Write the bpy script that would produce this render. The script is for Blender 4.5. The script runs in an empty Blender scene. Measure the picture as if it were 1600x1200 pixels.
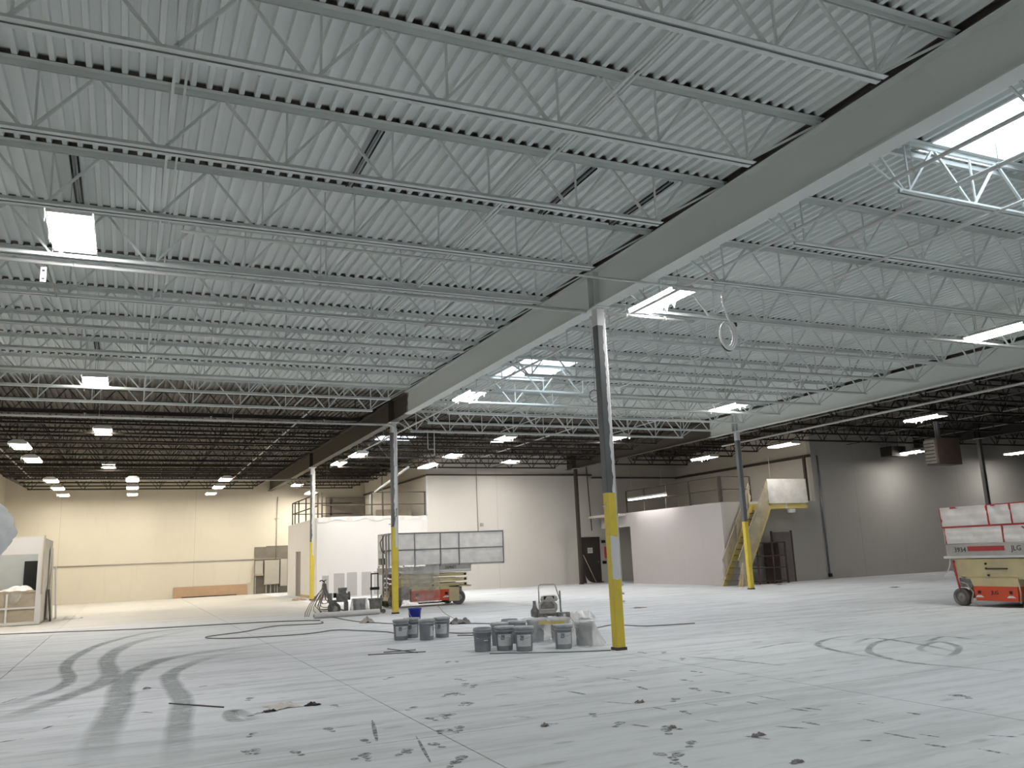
import bpy, math, random
from mathutils import Vector, Matrix
random.seed(7)
R = math.radians
S = bpy.context.scene
COL = S.collection

# ------------------------------------------------------------------ camera
CAM_F, CAM_YAW, CAM_PITCH, CAM_ROLL, CAM_H = 1309.83, 0.4297, 0.2007, -0.0415, 1.5
_f = Vector((math.sin(CAM_YAW)*math.cos(CAM_PITCH), math.cos(CAM_YAW)*math.cos(CAM_PITCH), math.sin(CAM_PITCH)))
_r0 = Vector((math.cos(CAM_YAW), -math.sin(CAM_YAW), 0)); _u0 = _r0.cross(_f)
_r = _r0*math.cos(CAM_ROLL) + _u0*math.sin(CAM_ROLL)
_u = -_r0*math.sin(CAM_ROLL) + _u0*math.cos(CAM_ROLL)
cd = bpy.data.cameras.new('camera'); cam = bpy.data.objects.new('camera', cd); COL.objects.link(cam)
cd.sensor_width = 36; cd.lens = CAM_F/1600*36; cd.clip_end = 300; cd.clip_start = 0.05
cam.matrix_world = Matrix(((_r.x, _u.x, -_f.x, 0), (_r.y, _u.y, -_f.y, 0), (_r.z, _u.z, -_f.z, CAM_H), (0, 0, 0, 1)))
S.camera = cam

# ------------------------------------------------------------------ world, exposure
W = bpy.data.worlds.new('sky'); S.world = W; W.use_nodes = True
bg = W.node_tree.nodes['Background']
bg.inputs[0].default_value = (0.80, 0.90, 1.0, 1); bg.inputs[1].default_value = 9.0
S.view_settings.view_transform = 'Standard'; S.view_settings.look = 'None'
S.view_settings.gamma = 1; S.view_settings.use_curve_mapping = False
S.view_settings.exposure = 0.0
LAMP_POWER = 95.0
S.cycles.max_bounces = 6; S.cycles.diffuse_bounces = 4; S.cycles.glossy_bounces = 2; S.cycles.transmission_bounces = 2; S.cycles.transparent_max_bounces = 6
S.cycles.use_adaptive_sampling = True; S.cycles.adaptive_threshold = 0.05; S.cycles.adaptive_min_samples = 16
S.cycles.sample_clamp_indirect = 8.0
S.cycles.caustics_reflective = False; S.cycles.caustics_refractive = False

# ------------------------------------------------------------------ node helper
class X:
    """a socket with arithmetic"""
    def __init__(s, nt, v): s.nt = nt; s.v = v
    def _m(s, op, *a, clamp=False):
        n = s.nt.nodes.new('ShaderNodeMath'); n.operation = op; n.use_clamp = clamp
        for i, q in enumerate((s,)+a):
            q = q.v if isinstance(q, X) else q
            if isinstance(q, (int, float)): n.inputs[i].default_value = q
            else: s.nt.links.new(q, n.inputs[i])
        return X(s.nt, n.outputs[0])
    def __add__(s, o): return s._m('ADD', o)
    def __sub__(s, o): return s._m('SUBTRACT', o)
    def __mul__(s, o): return s._m('MULTIPLY', o)
    def __truediv__(s, o): return s._m('DIVIDE', o)
    def gt(s, o): return s._m('GREATER_THAN', o)
    def lt(s, o): return s._m('LESS_THAN', o)
    def mx(s, o): return s._m('MAXIMUM', o)
    def mn(s, o): return s._m('MINIMUM', o)
    def abs(s): return s._m('ABSOLUTE')
    def sqrt(s): return s._m('SQRT')
    def mod(s, o): return s._m('FLOORED_MODULO', o)
    def inv(s): return X(s.nt, 1.0)._m('SUBTRACT', s) if False else s*-1+1
    def clamp(s): return s._m('ADD', 0.0, clamp=True)
    def step(s, a, b):
        n = s.nt.nodes.new('ShaderNodeMapRange'); n.interpolation_type = 'SMOOTHSTEP'
        s.nt.links.new(s.v, n.inputs[0]); n.inputs[1].default_value = a; n.inputs[2].default_value = b
        return X(s.nt, n.outputs[0])

class Mat:
    def __init__(s, name):
        s.m = bpy.data.materials.new(name); s.m.use_nodes = True; s.nt = s.m.node_tree
        s.b = s.nt.nodes['Principled BSDF']; s._pos = {}
    def n(s, t): return s.nt.nodes.new(t)
    def pos(s, kind='world'):
        if kind not in s._pos:
            if kind == 'world': o = s.n('ShaderNodeNewGeometry').outputs['Position']
            else: o = s.n('ShaderNodeTexCoord').outputs['Object']
            sp = s.n('ShaderNodeSeparateXYZ'); s.nt.links.new(o, sp.inputs[0])
            s._pos[kind] = (o, [X(s.nt, sp.outputs[i]) for i in range(3)])
        return s._pos[kind]
    def noise(s, scale=1.0, stretch=(1, 1, 1), detail=3, rough=.55, kind='world', off=(0, 0, 0)):
        mp = s.n('ShaderNodeMapping'); s.nt.links.new(s.pos(kind)[0], mp.inputs[0])
        mp.inputs['Scale'].default_value = stretch; mp.inputs['Location'].default_value = off
        nz = s.n('ShaderNodeTexNoise'); s.nt.links.new(mp.outputs[0], nz.inputs['Vector'])
        nz.inputs['Scale'].default_value = scale; nz.inputs['Detail'].default_value = detail; nz.inputs['Roughness'].default_value = rough
        return X(s.nt, nz.outputs[0])
    def mix(s, f, a, b):
        n = s.n('ShaderNodeMix'); n.data_type = 'RGBA'
        s.nt.links.new(f.v, n.inputs[0])
        for q, i in ((a, 6), (b, 7)):
            if isinstance(q, tuple): n.inputs[i].default_value = q+(1,)
            else: s.nt.links.new(q, n.inputs[i])
        return n.outputs[2]
    def color(s, c):
        if isinstance(c, tuple): s.b.inputs['Base Color'].default_value = c+(1,)
        else: s.nt.links.new(c, s.b.inputs['Base Color'])
    def bump(s, h, strength=.3, dist=.01):
        n = s.n('ShaderNodeBump'); n.inputs['Strength'].default_value = strength; n.inputs['Distance'].default_value = dist
        s.nt.links.new(h.v, n.inputs['Height']); s.nt.links.new(n.outputs[0], s.b.inputs['Normal'])
    def set(s, rough=.6, metal=0., spec=.3):
        s.b.inputs['Roughness'].default_value = rough; s.b.inputs['Metallic'].default_value = metal
        s.b.inputs['Specular IOR Level'].default_value = spec
        return s

def plain(name, c, rough=.6, metal=0., var=.12, scale=4, dirt=None, kind='world', spec=.3):
    k = Mat(name).set(rough, metal, spec)
    nz = k.noise(scale, detail=4, kind=kind).step(.35, .7)
    d = dirt or tuple(q*(1-var*2) for q in c)
    k.color(k.mix(nz*.6, c, d)); return k.m

PAINT = (.66, .70, .69)
DARKM = (.055, .048, .042)
M = {}
M['white_steel'] = plain('white_steel', PAINT, .5, var=.05)
M['dark_steel'] = plain('dark_steel', DARKM, .6, .1, var=.15)
M['brown_steel'] = plain('brown_steel', (.07, .055, .045), .6)
M['pipe_white'] = plain('pipe_white', (.62, .63, .62), .45, var=.06)
M['pipe_grey'] = plain('pipe_grey', (.42, .40, .37), .45, .2)
M['steel_bare'] = plain('steel_bare', (.30, .31, .32), .4, .6)
M['wall'] = None
M['black'] = plain('black', (.02, .02, .02), .6)
M['rubber'] = plain('rubber', (.10, .095, .09), .85, var=.2, dirt=(.27, .26, .24))
M['engine'] = plain('engine', (.15, .145, .14), .5, .1, scale=12, dirt=(.34, .33, .32))
M['cream'] = plain('cream', (.55, .47, .27), .5, scale=3, dirt=(.42, .36, .24))
M['orange'] = plain('orange', (.62, .075, .03), .5, scale=5, dirt=(.45, .09, .05))
M['red'] = plain('red', (.42, .05, .05), .5, scale=6)
M['lift_grey'] = plain('lift_grey', (.42, .40, .38), .55, scale=5)
M['bucket'] = plain('bucket', (.25, .275, .30), .45, scale=5, kind='object', dirt=(.40, .43, .45))
M['bucket_lid'] = plain('bucket_lid', (.30, .325, .35), .45, scale=9, dirt=(.58, .6, .62))
M['label'] = None
M['blue'] = plain('blue', (.02, .035, .30), .4)
M['cardboard'] = plain('cardboard', (.44, .30, .20), .8, var=.05)
M['tan'] = plain('tan', (.42, .36, .29), .8)
M['paper'] = plain('paper', (.62, .6, .57), .8)
M['cable'] = plain('cable', (.13, .12, .115), .7)
M['cable_white'] = plain('cable_white', (.82, .83, .84), .35, var=.03)
M['hose'] = plain('hose', (.22, .21, .20), .6)
M['door_dark'] = plain('door_dark', (.055, .045, .04), .5)
M['door_grey'] = plain('door_grey', (.22, .19, .18), .5)
M['shelf_steel'] = plain('shelf_steel', (.10, .075, .065), .5)
M['panel_grey'] = plain('panel_grey', (.46, .43, .385), .5, var=.04)
M['elec_back'] = plain('elec_back', (.20, .18, .155), .8)
M['base_trim'] = plain('base_trim', (.45, .36, .2), .7)
M['rod_wood'] = plain('rod_wood', (.5, .42, .3), .7)
M['white_plastic'] = plain('white_plastic', (.68, .68, .67), .35, var=.06)
M['booth_lining'] = plain('booth_lining', (.46, .49, .50), .7, var=.04)
M['drywall'] = plain('drywall', (.40, .385, .38), .85, var=.04)
M['stair_yellow'] = plain('stair_yellow', (.62, .5, .12), .5, dirt=(.55, .5, .38))
M['heater'] = plain('heater', (.10, .07, .058), .5)
M['chrome'] = plain('chrome', (.6, .6, .6), .25, .9)
M['ink'] = plain('ink', (.03, .03, .035), .6)
M['arrow_white'] = plain('arrow_white', (.7, .68, .64), .6)

def film(name, c, opacity, rough=.35, thru=.35):
    k = Mat(name); nt = k.nt; nt.nodes.remove(k.b)
    out = [n for n in nt.nodes if n.type == 'OUTPUT_MATERIAL'][0]
    nz = k.noise(3.5, detail=2, rough=.5)
    tr = k.n('ShaderNodeBsdfTransparent'); df = k.n('ShaderNodeBsdfDiffuse'); gl = k.n('ShaderNodeBsdfGlossy'); tl = k.n('ShaderNodeBsdfTranslucent')
    df.inputs[0].default_value = c+(1,); tl.inputs[0].default_value = c+(1,); gl.inputs[1].default_value = rough; gl.inputs[0].default_value = (.8, .8, .8, 1)
    m1 = k.n('ShaderNodeMixShader'); m1.inputs[0].default_value = thru; nt.links.new(df.outputs[0], m1.inputs[1]); nt.links.new(tl.outputs[0], m1.inputs[2])
    m2 = k.n('ShaderNodeMixShader'); m2.inputs[0].default_value = .12; nt.links.new(m1.outputs[0], m2.inputs[1]); nt.links.new(gl.outputs[0], m2.inputs[2])
    m3 = k.n('ShaderNodeMixShader'); nt.links.new(tr.outputs[0], m3.inputs[1]); nt.links.new(m2.outputs[0], m3.inputs[2])
    fac = (nz.step(.3, .75)*.2 + (opacity-.1)).clamp(); nt.links.new(fac.v, m3.inputs[0])
    nt.links.new(m3.outputs[0], out.inputs[0]); return k.m
M['film'] = film('film', (.74, .74, .73), .36)
M['film_dense'] = film('film_dense', (.90, .885, .875), .95)
M['bag'] = film('bag', (.97, .97, .97), .97, .3, .08)
M['film_yellow'] = film('film_yellow', (.62, .56, .42), .75)
M['skylight_acrylic'] = film('skylight_acrylic', (.85, .87, .9), .25)

def emit(name, c, e):
    k = Mat(name).set(.5); k.color((.8, .8, .8)); k.b.inputs['Emission Color'].default_value = c+(1,); k.b.inputs['Emission Strength'].default_value = e; return k.m

# bay geometry -------------------------------------------------------------
GX1, GX2, GX3, GX4 = 6.95, 19.58, 32.18, 44.8
XL, XR = -5.62, 44.8
YB, YF = -12.54, 47.7          # back wall, far wall
YA, BAY = 11.62, 12.08
JS = BAY/7
YMID, XALC1 = 36.6, 12.25
YRT, XALC2 = 26.9, 26.0
Z_GB, Z_GT = 5.46, 6.08        # girder
Z_TC, Z_DECK = 6.10, 6.165     # joist top chord, deck soffit
Z_BC = 5.46                    # joist bottom chord underside
PAINT_Y = {0: 22.2, 1: 25.6}

def mat_deck():
    k = Mat('deck').set(.55)
    p, (x, y, z) = k.pos()
    edge = k.noise(.8, detail=3)*1.6
    left = (y+edge).step(22.2, 24.0); mid = (y+edge).step(25.0, 26.8); right = x.gt(GX2)
    inmid = x.gt(GX1)
    un = (left*inmid.inv() + mid*inmid).mx(right)
    # unsprayed strip over joists and girders; its dark colour also paints in the gap's shade
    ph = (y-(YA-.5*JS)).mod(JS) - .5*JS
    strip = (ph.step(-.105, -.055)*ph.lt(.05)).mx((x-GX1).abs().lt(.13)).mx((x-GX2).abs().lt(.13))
    blot = k.noise(14, detail=2).step(.68, .8)
    run = k.noise(2.2, stretch=(6, .35, 1), detail=3).step(.45, .75)
    c1 = k.mix(run*.3, (.73, .775, .765), (.63, .67, .665))
    c1 = k.mix(blot*.2, c1, (.45, .48, .48))
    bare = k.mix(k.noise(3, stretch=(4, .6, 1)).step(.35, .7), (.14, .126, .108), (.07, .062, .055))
    c1 = k.mix(strip, c1, bare)      # unsprayed deck over the steel, with the gap's shade put into the colour
    k.color(k.mix(un, c1, bare)); return k.m
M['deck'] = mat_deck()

def mat_girder(split):
    k = Mat('girder_paint').set(.5)
    p, (x, y, z) = k.pos()
    e = k.noise(2.5, detail=2)*.5
    un = (y+e).step(split, split+.15)
    nz = k.noise(1.2, stretch=(1, .25, 1)).step(.35, .75)
    c1 = k.mix(nz*.5, (.68, .715, .70), (.60, .635, .62))
    k.color(k.mix(un, c1, (.085, .072, .06))); return k.m
M['girder1'] = mat_girder(22.4); M['girder2'] = mat_girder(25.3)

def mat_wall(name, c, joint=6.3, axis=0):
    k = Mat(name).set(.8, spec=.2)
    p, (x, y, z) = k.pos()
    n1 = k.noise(.35, detail=4).step(.3, .75)
    n2 = k.noise(5, stretch=(1, 1, .15), detail=3).step(.55, .8)
    c1 = k.mix(n1*.35, c, tuple(q*.86 for q in c))
    c1 = k.mix(n2*.18, c1, tuple(q*.72 for q in c))
    q = (x, y)[axis]
    if name == 'wall_mid':
        st = ((x-19.25).abs()+(n1-.5)*.7).step(.15, .55).inv()*z.step(2.2, 2.9).inv()*(n2*.5+.35)
        c1 = k.mix(st*.75, c1, (.34, .31, .28))
    j = (q.mod(joint) - joint*.5).abs().lt(.012)
    k.color(k.mix(j*.5, c1, tuple(v*.6 for v in c))); 
    return k.m
M['wall'] = mat_wall('wall_paint', (.60, .565, .51))
M['wall_cream'] = mat_wall('wall_cream', (.66, .615, .53))
M['wall_mid'] = mat_wall('wall_mid', (.61, .58, .54))
M['block_wall'] = mat_wall('block_wall', (.50, .47, .465), 50)
M['wall_grey'] = mat_wall('wall_grey', (.46, .44, .41))
M['office_white'] = mat_wall('office_white', (.65, .635, .63), 50)

def mat_floor():
    k = Mat('dusty_concrete').set(.75, spec=.25)
    p, (x, y, z) = k.pos()
    big = k.noise(.22, detail=4).step(.35, .7)
    streak = k.noise(1.2, stretch=(.33, 2.4, 1), detail=5, rough=.68).step(.42, .66)
    fine = k.noise(6, stretch=(.5, 2.2, 1), detail=4).step(.5, .75)
    # paler towards the middle, greyer close to the camera
    near = (y*-1+x*.35).step(-13.5, -4.5)
    c = k.mix(big*.5, (.70, .72, .765), (.60, .625, .655))
    c = k.mix(near*.6, c, (.52, .56, .56))
    c = k.mix(streak*.62, c, (.40, .435, .44))
    c = k.mix(fine*.25, c, (.30, .33, .335))
    far = y.step(25, 29)*x.lt(6.5)  # beige tint paints the warm lamp light into the far-left floor
    c = k.mix(far*.6, c, (.50, .45, .38))
    # shoe scuffs
    vo = k.n('ShaderNodeTexVoronoi'); mp = k.n('ShaderNodeMapping'); k.nt.links.new(p, mp.inputs[0]); mp.inputs['Scale'].default_value = (1.7, 4.6, 1); mp.inputs['Rotation'].default_value = (0, 0, .25)
    k.nt.links.new(mp.outputs[0], vo.inputs['Vector']); vo.inputs['Scale'].default_value = 1.15
    v = X(k.nt, vo.outputs['Distance'])
    sep = k.n('ShaderNodeSeparateColor'); k.nt.links.new(vo.outputs['Color'], sep.inputs[0]); rnd = X(k.nt, sep.outputs[0])
    patch = k.noise(.5, detail=1).step(.36, .56)*y.lt(14)*rnd.gt(.5)
    sc = (v + fine*.10).step(.16, .26).inv()*patch
    c = k.mix(sc*.42, c, (.22, .24, .24))
    k.color(c); return k.m
M['floor'] = mat_floor()
M['joint'] = plain('joint', (.14, .14, .14), .9)

def mat_column(name, zy, w0, zw0, zw1, wx=.02, up=0.0):
    """grey shaft, yellow below zy; sprayed white on the near face"""
    k = Mat(name).set(.45)
    p, (x, y, z) = k.pos('object')
    e = (k.noise(5, detail=2, kind='object')-.5)*.18
    grey = k.mix(k.noise(3, stretch=(1, 1, .3), kind='object').step(.35, .7)*.6, (.125, .135, .14), (.085, .09, .095))
    yel = k.mix(k.noise(6, kind='object').step(.4, .75)*.5, (.66, .52, .07), (.52, .42, .09))
    c = k.mix((z+e*.05).lt(zy), grey, yel)
    front = y.lt(-.07)
    up_m = front*(x+e*.5).gt(wx)*z.gt(zy)
    lo_m = front*(z+e).gt(zw0)*(z+e).lt(zw1)*(x+e*.3).gt(w0)
    wr = (x+e*.2).gt(.062)*front*z.gt(zw0)
    top = z.gt(5.15-up)
    m = up_m.mx(lo_m).mx(wr).mx(top)
    k.color(k.mix(m, c, (.60, .60, .61))); return k.m

# ------------------------------------------------------------------ mesh builder
class MB:
    def __init__(s): s.v = []; s.f = []; s.sm = []
    def add(s, vs, fs, smooth=False):
        o = len(s.v); s.v += [tuple(q) for q in vs]; s.f += [tuple(i+o for i in f) for f in fs]; s.sm += [smooth]*len(fs); return s
    def box(s, x0, x1, y0, y1, z0, z1):
        vs = [(x, y, z) for x in (x0, x1) for y in (y0, y1) for z in (z0, z1)]
        return s.add(vs, [(0, 1, 3, 2), (4, 6, 7, 5), (0, 4, 5, 1), (2, 3, 7, 6), (0, 2, 6, 4), (1, 5, 7, 3)])
    def bar(s, a, b, w, h=None, up=(0, 0, 1)):
        h = h or w; a, b = Vector(a), Vector(b); d = (b-a).normalized(); up = Vector(up)
        if abs(d.dot(up)) > .98: up = Vector((0, 1, 0))
        sx = d.cross(up).normalized()*w/2; sy = sx.cross(d).normalized()*h/2
        vs = [q+i*sx+j*sy for q in (a, b) for i in (-1, 1) for j in (-1, 1)]
        return s.add(vs, [(0, 1, 3, 2), (4, 6, 7, 5), (0, 4, 5, 1), (2, 3, 7, 6), (0, 2, 6, 4), (1, 5, 7, 3)])
    def cyl(s, a, b, r, n=12, r2=None, cap=True):
        r2 = r if r2 is None else r2; a, b = Vector(a), Vector(b); d = (b-a).normalized()
        up = Vector((0, 0, 1)) if abs(d.z) < .95 else Vector((1, 0, 0)); sx = d.cross(up).normalized(); sy = sx.cross(d)
        vs = [q+(sx*math.cos(2*math.pi*i/n)+sy*math.sin(2*math.pi*i/n))*rr for q, rr in ((a, r), (b, r2)) for i in range(n)]
        s.add(vs, [(i, (i+1) % n, n+(i+1) % n, n+i) for i in range(n)], True)
        if cap: o = len(s.v)-2*n; s.f += [tuple(o+i for i in range(n-1, -1, -1)), tuple(o+n+i for i in range(n))]; s.sm += [False, False]
        return s
    def tube(s, pts, r, n=6):
        pts = [Vector(q) for q in pts]; m = len(pts); vs = []; sx = None
        for i, q in enumerate(pts):
            d = (pts[min(i+1, m-1)]-pts[max(i-1, 0)]).normalized()
            if sx is None:
                up = Vector((0, 0, 1)) if abs(d.z) < .95 else Vector((1, 0, 0)); sx = d.cross(up).normalized()
            else: sx = (sx - d*sx.dot(d)).normalized()
            sy = sx.cross(d)
            vs += [q+(sx*math.cos(2*math.pi*j/n)+sy*math.sin(2*math.pi*j/n))*r for j in range(n)]
        fs = [(i*n+j, i*n+(j+1) % n, (i+1)*n+(j+1) % n, (i+1)*n+j) for i in range(m-1) for j in range(n)]
        s.add(vs, fs, True); o = len(s.v)-len(vs)
        s.f += [tuple(o+j for j in range(n)), tuple(o+(m-1)*n+j for j in range(n-1, -1, -1))]; s.sm += [False, False]
        return s
    def lathe(s, prof, n=20, c=(0, 0, 0), axis='z'):
        vs = []
        for r, z in prof:
            for j in range(n):
                a = 2*math.pi*j/n
                q = (r*math.cos(a), r*math.sin(a), z) if axis == 'z' else ((r*math.cos(a), z, r*math.sin(a)) if axis == 'y' else (z, r*math.cos(a), r*math.sin(a)))
                vs.append((q[0]+c[0], q[1]+c[1], q[2]+c[2]))
        m = len(prof)
        fs = [(i*n+j, i*n+(j+1) % n, (i+1)*n+(j+1) % n, (i+1)*n+j) for i in range(m-1) for j in range(n)]
        s.add(vs, fs, True); o = len(s.v)-len(vs)
        if len(prof) > 3 and abs(prof[0][0]-prof[-1][0]) < 1e-6 and prof[0][0] > 1e-3:
            s.f += [(o+(m-1)*n+j, o+(m-1)*n+(j+1) % n, o+(j+1) % n, o+j) for j in range(n)]; s.sm += [True]*n; return s
        if prof[0][0] > 1e-4: s.f.append(tuple(o+j for j in range(n-1, -1, -1))); s.sm.append(False)
        if prof[-1][0] > 1e-4: s.f.append(tuple(o+(m-1)*n+j for j in range(n))); s.sm.append(False)
        return s
    def sheet(s, fn, nu, nv, smooth=True):
        """grid surface fn(u,v)"""
        vs = [fn(i/nu, j/nv) for i in range(nu+1) for j in range(nv+1)]
        fs = [(i*(nv+1)+j, (i+1)*(nv+1)+j, (i+1)*(nv+1)+j+1, i*(nv+1)+j+1) for i in range(nu) for j in range(nv)]
        return s.add(vs, fs, smooth)
    def prism(s, poly, a0, a1, axis='y'):
        """poly of 2D points extruded along an axis"""
        n = len(poly)
        def P(q, t): return {'y': (q[0], t, q[1]), 'x': (t, q[0], q[1]), 'z': (q[0], q[1], t)}[axis]
        vs = [P(q, t) for t in (a0, a1) for q in poly]
        return s.add(vs, [tuple(range(n)), tuple(range(2*n-1, n-1, -1))]+[(i, n+i, n+(i+1) % n, (i+1) % n) for i in range(n)])
    def mesh(s, name, mat, recalc=True):
        me = bpy.data.meshes.new(name); me.from_pydata(s.v, [], s.f)
        me.polygons.foreach_set('use_smooth', s.sm)
        me.materials.append(mat if not isinstance(mat, str) else M[mat])
        if recalc:
            import bmesh
            b = bmesh.new(); b.from_mesh(me); bmesh.ops.recalc_face_normals(b, faces=b.faces); b.to_mesh(me); b.free()
        me.update(); return me
    def build(s, name, mat, parent=None, label=None, recalc=True):
        return link(name, s.mesh(name, mat, recalc), parent, label)

def link(name, me, parent=None, label=None, loc=None):
    o = bpy.data.objects.new(name, me); COL.objects.link(o)
    if parent is not None: o.parent = parent
    if label: o['label'] = label
    if loc is not None: o.location = loc
    return o
def thing(name, label, cat, loc=(0, 0, 0), rz=0, group=None):
    o = bpy.data.objects.new(name, None); COL.objects.link(o); o.location = loc; o.rotation_euler = (0, 0, rz); o.empty_display_size = .2
    return tag(o, label, cat, group)
def tag(o, label, cat, group=None):
    o['label'] = label; o['category'] = cat
    if group: o['group'] = group
    return o
def struct(o): o['kind'] = 'structure'; return o
def copy_tree(o, parent=None):
    c = o.copy(); COL.objects.link(c); c.parent = parent
    for ch in list(o.children): copy_tree(ch, c)
    return c
def text(body, size, mat, parent, loc, rot, name='lettering', label=None, ext=.002):
    cu = bpy.data.curves.new(name, 'FONT'); cu.body = body; cu.size = size; cu.extrude = ext; cu.align_x = 'CENTER'; cu.align_y = 'CENTER'; cu.resolution_u = 2
    t = bpy.data.objects.new(name, cu); COL.objects.link(t)
    me = bpy.data.meshes.new_from_object(t.evaluated_get(bpy.context.evaluated_depsgraph_get()))
    bpy.data.objects.remove(t); me.materials.clear(); me.materials.append(M[mat])
    o = link(name, me, parent, label, loc); o.rotation_euler = rot; return o
ORD = ['nearest', 'second', 'third', 'fourth', 'fifth', 'sixth', 'seventh', 'eighth', 'ninth', 'tenth', 'eleventh', 'twelfth', 'thirteenth',
       'fourteenth', 'fifteenth', 'sixteenth', 'seventeenth', 'eighteenth', 'nineteenth', 'twentieth', 'twenty-first', 'twenty-second', 'twenty-third',
       'twenty-fourth', 'twenty-fifth', 'twenty-sixth', 'twenty-seventh', 'twenty-eighth', 'twenty-ninth', 'thirtieth', 'thirty-first', 'thirty-second', 'thirty-third', 'thirty-fourth', 'thirty-fifth']

# ================================================================== the setting
# floor: sub-base with saw-cut concrete slabs laid on it
fl = struct(MB().box(XL-.2, XR+.2, YB-.2, YF+.2, -.25, -.03).build('floor', 'joint'))
xs = [XL-.2]; q = 2.55-4.2*2
while q < XR: 
    if q > XL: xs.append(q)
    q += 4.2
xs.append(XR+.2)
ys = [YB-.2]; q = 7.28-4.03*5
while q < YF:
    if q > YB: ys.append(q)
    q += 4.03
ys.append(YF+.2)
slabs = {}
for i in range(len(xs)-1):
    for j in range(len(ys)-1):
        lx, ly = round(xs[i+1]-xs[i]-.012, 4), round(ys[j+1]-ys[j]-.012, 4)
        if (lx, ly) not in slabs: slabs[(lx, ly)] = MB().box(0, lx, 0, ly, -.03, 0).mesh('slab', 'floor')
        link('slab', slabs[(lx, ly)], fl, loc=(xs[i]+.006, ys[j]+.006, 0))

# marks worn into the dust: tyre tracks, scuffs and footprints, each a thin patch on the floor
def mark_mat(name, c, op, sc=5, lo=.32, hi=.62, soft=False):
    k = Mat(name); nt = k.nt; nt.nodes.remove(k.b); out = [n for n in nt.nodes if n.type == 'OUTPUT_MATERIAL'][0]
    tr = k.n('ShaderNodeBsdfTransparent'); df = k.n('ShaderNodeBsdfDiffuse'); df.inputs[0].default_value = c+(1,)
    m = k.n('ShaderNodeMixShader'); f = k.noise(sc, stretch=(.7, 1.4, 1), detail=4, rough=.7).step(lo, hi)*op
    if soft: at = k.n('ShaderNodeAttribute'); at.attribute_name = 'coverage'; f = f*X(nt, at.outputs['Fac'])
    nt.links.new(f.v, m.inputs[0]); nt.links.new(tr.outputs[0], m.inputs[1]); nt.links.new(df.outputs[0], m.inputs[2]); nt.links.new(m.outputs[0], out.inputs[0]); return k.m
M['track'] = mark_mat('track', (.36, .39, .385), .52, 4, .1, .6, True); M['scuff'] = mark_mat('scuff', (.17, .185, .185), .7, 14); M['foot'] = mark_mat('foot', (.19, .205, .205), .72, 22, .38, .6)
DASH = [(5.64, 10.42, 5.74, 9.99), (5.87, 9.61, 5.91, 9.45), (4.48, 8.67, 4.54, 8.31), (4.45, 7.86, 4.67, 7.48), (4.69, 7.29, 4.71, 7.07), (5.7, 7.73, 5.76, 7.42), (5.86, 7.17, 5.88, 6.75), (5.64, 6.52, 5.7, 6.22), (5.76, 6.43, 5.82, 6.22), (5.2, 7.16, 5.23, 6.96), (5.57, 6.98, 5.56, 6.79), (5.32, 5.95, 5.33, 5.74), (5.8, 5.74, 5.79, 5.49), (5.51, 5.26, 5.54, 4.95), (5.45, 4.82, 5.48, 4.65), (5.68, 5.07, 5.72, 4.9), (5.62, 4.51, 5.64, 4.27), (4.56, 5.8, 4.66, 5.56), (4.71, 6.5, 4.75, 6.33), (4.08, 6.71, 4.16, 6.51), (5.26, 8.46, 5.21, 8.16), (4.87, 9.75, 4.96, 9.5), (5.31, 9.26, 5.44, 8.82), (6.3, 5.72, 6.31, 5.58), (6.29, 6.3, 6.32, 6.18), (6.04, 4.76, 6.19, 4.56), (5.01, 5.94, 5.17, 5.69), (3.45, 7.22, 3.59, 7.11), (3.38, 7.68, 3.51, 7.54), (5.16, 5.17, 5.23, 5.1), (4.46, 10.1, 4.52, 9.8), (-1.0, 9.46, -0.8, 9.51), (-0.7, 9.94, -0.61, 10.1), (0.28, 12.41, 0.54, 12.14), (0.04, 11.92, 0.2, 11.91), (0.2, 10.4, 0.32, 10.24), (-0.51, 10.56, -0.44, 10.67), (-1.32, 12.2, -1.16, 12.64), (0.9, 11.98, 1.02, 12.07), (2.34, 7.4, 2.12, 6.34), (2.21, 8.36, 1.98, 7.34)]
FOOT = [(4.45, 12.05), (3.84, 10.28), (3.74, 9.87), (3.29, 9.28), (3.38, 9.29), (3.44, 9.27), (3.25, 8.63), (3.29, 8.56), (2.7, 8.03), (2.85, 8.08), (2.89, 8.09), (2.57, 7.42), (2.66, 7.4), (2.76, 7.45), (2.06, 6.84), (2.1, 6.87), (2.37, 6.93), (2.35, 6.36), (2.26, 6.26), (0.96, 7.61), (1.03, 7.59), (1.27, 9.43), (1.09, 8.33), (2.09, 9.38), (1.34, 10.51), (1.73, 6.91), (1.76, 6.8), (1.32, 7.32), (3.78, 9.69), (2.71, 8.71), (1.91, 7.44), (1.75, 8.12), (3.14, 11.05), (4.32, 12.08), (5.92, 8.45), (5.63, 7.87), (5.08, 7.48), (4.78, 6.87), (4.29, 6.38), (4.17, 6.28), (4.05, 5.79), (3.61, 5.32), (3.68, 5.6), (7.0, 10.05), (7.23, 10.83), (6.42, 8.93), (7.0, 11.05), (3.99, 6.77), (4.03, 7.28), (7.31, 5.98), (7.31, 5.94), (3.73, 5.52)]
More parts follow.
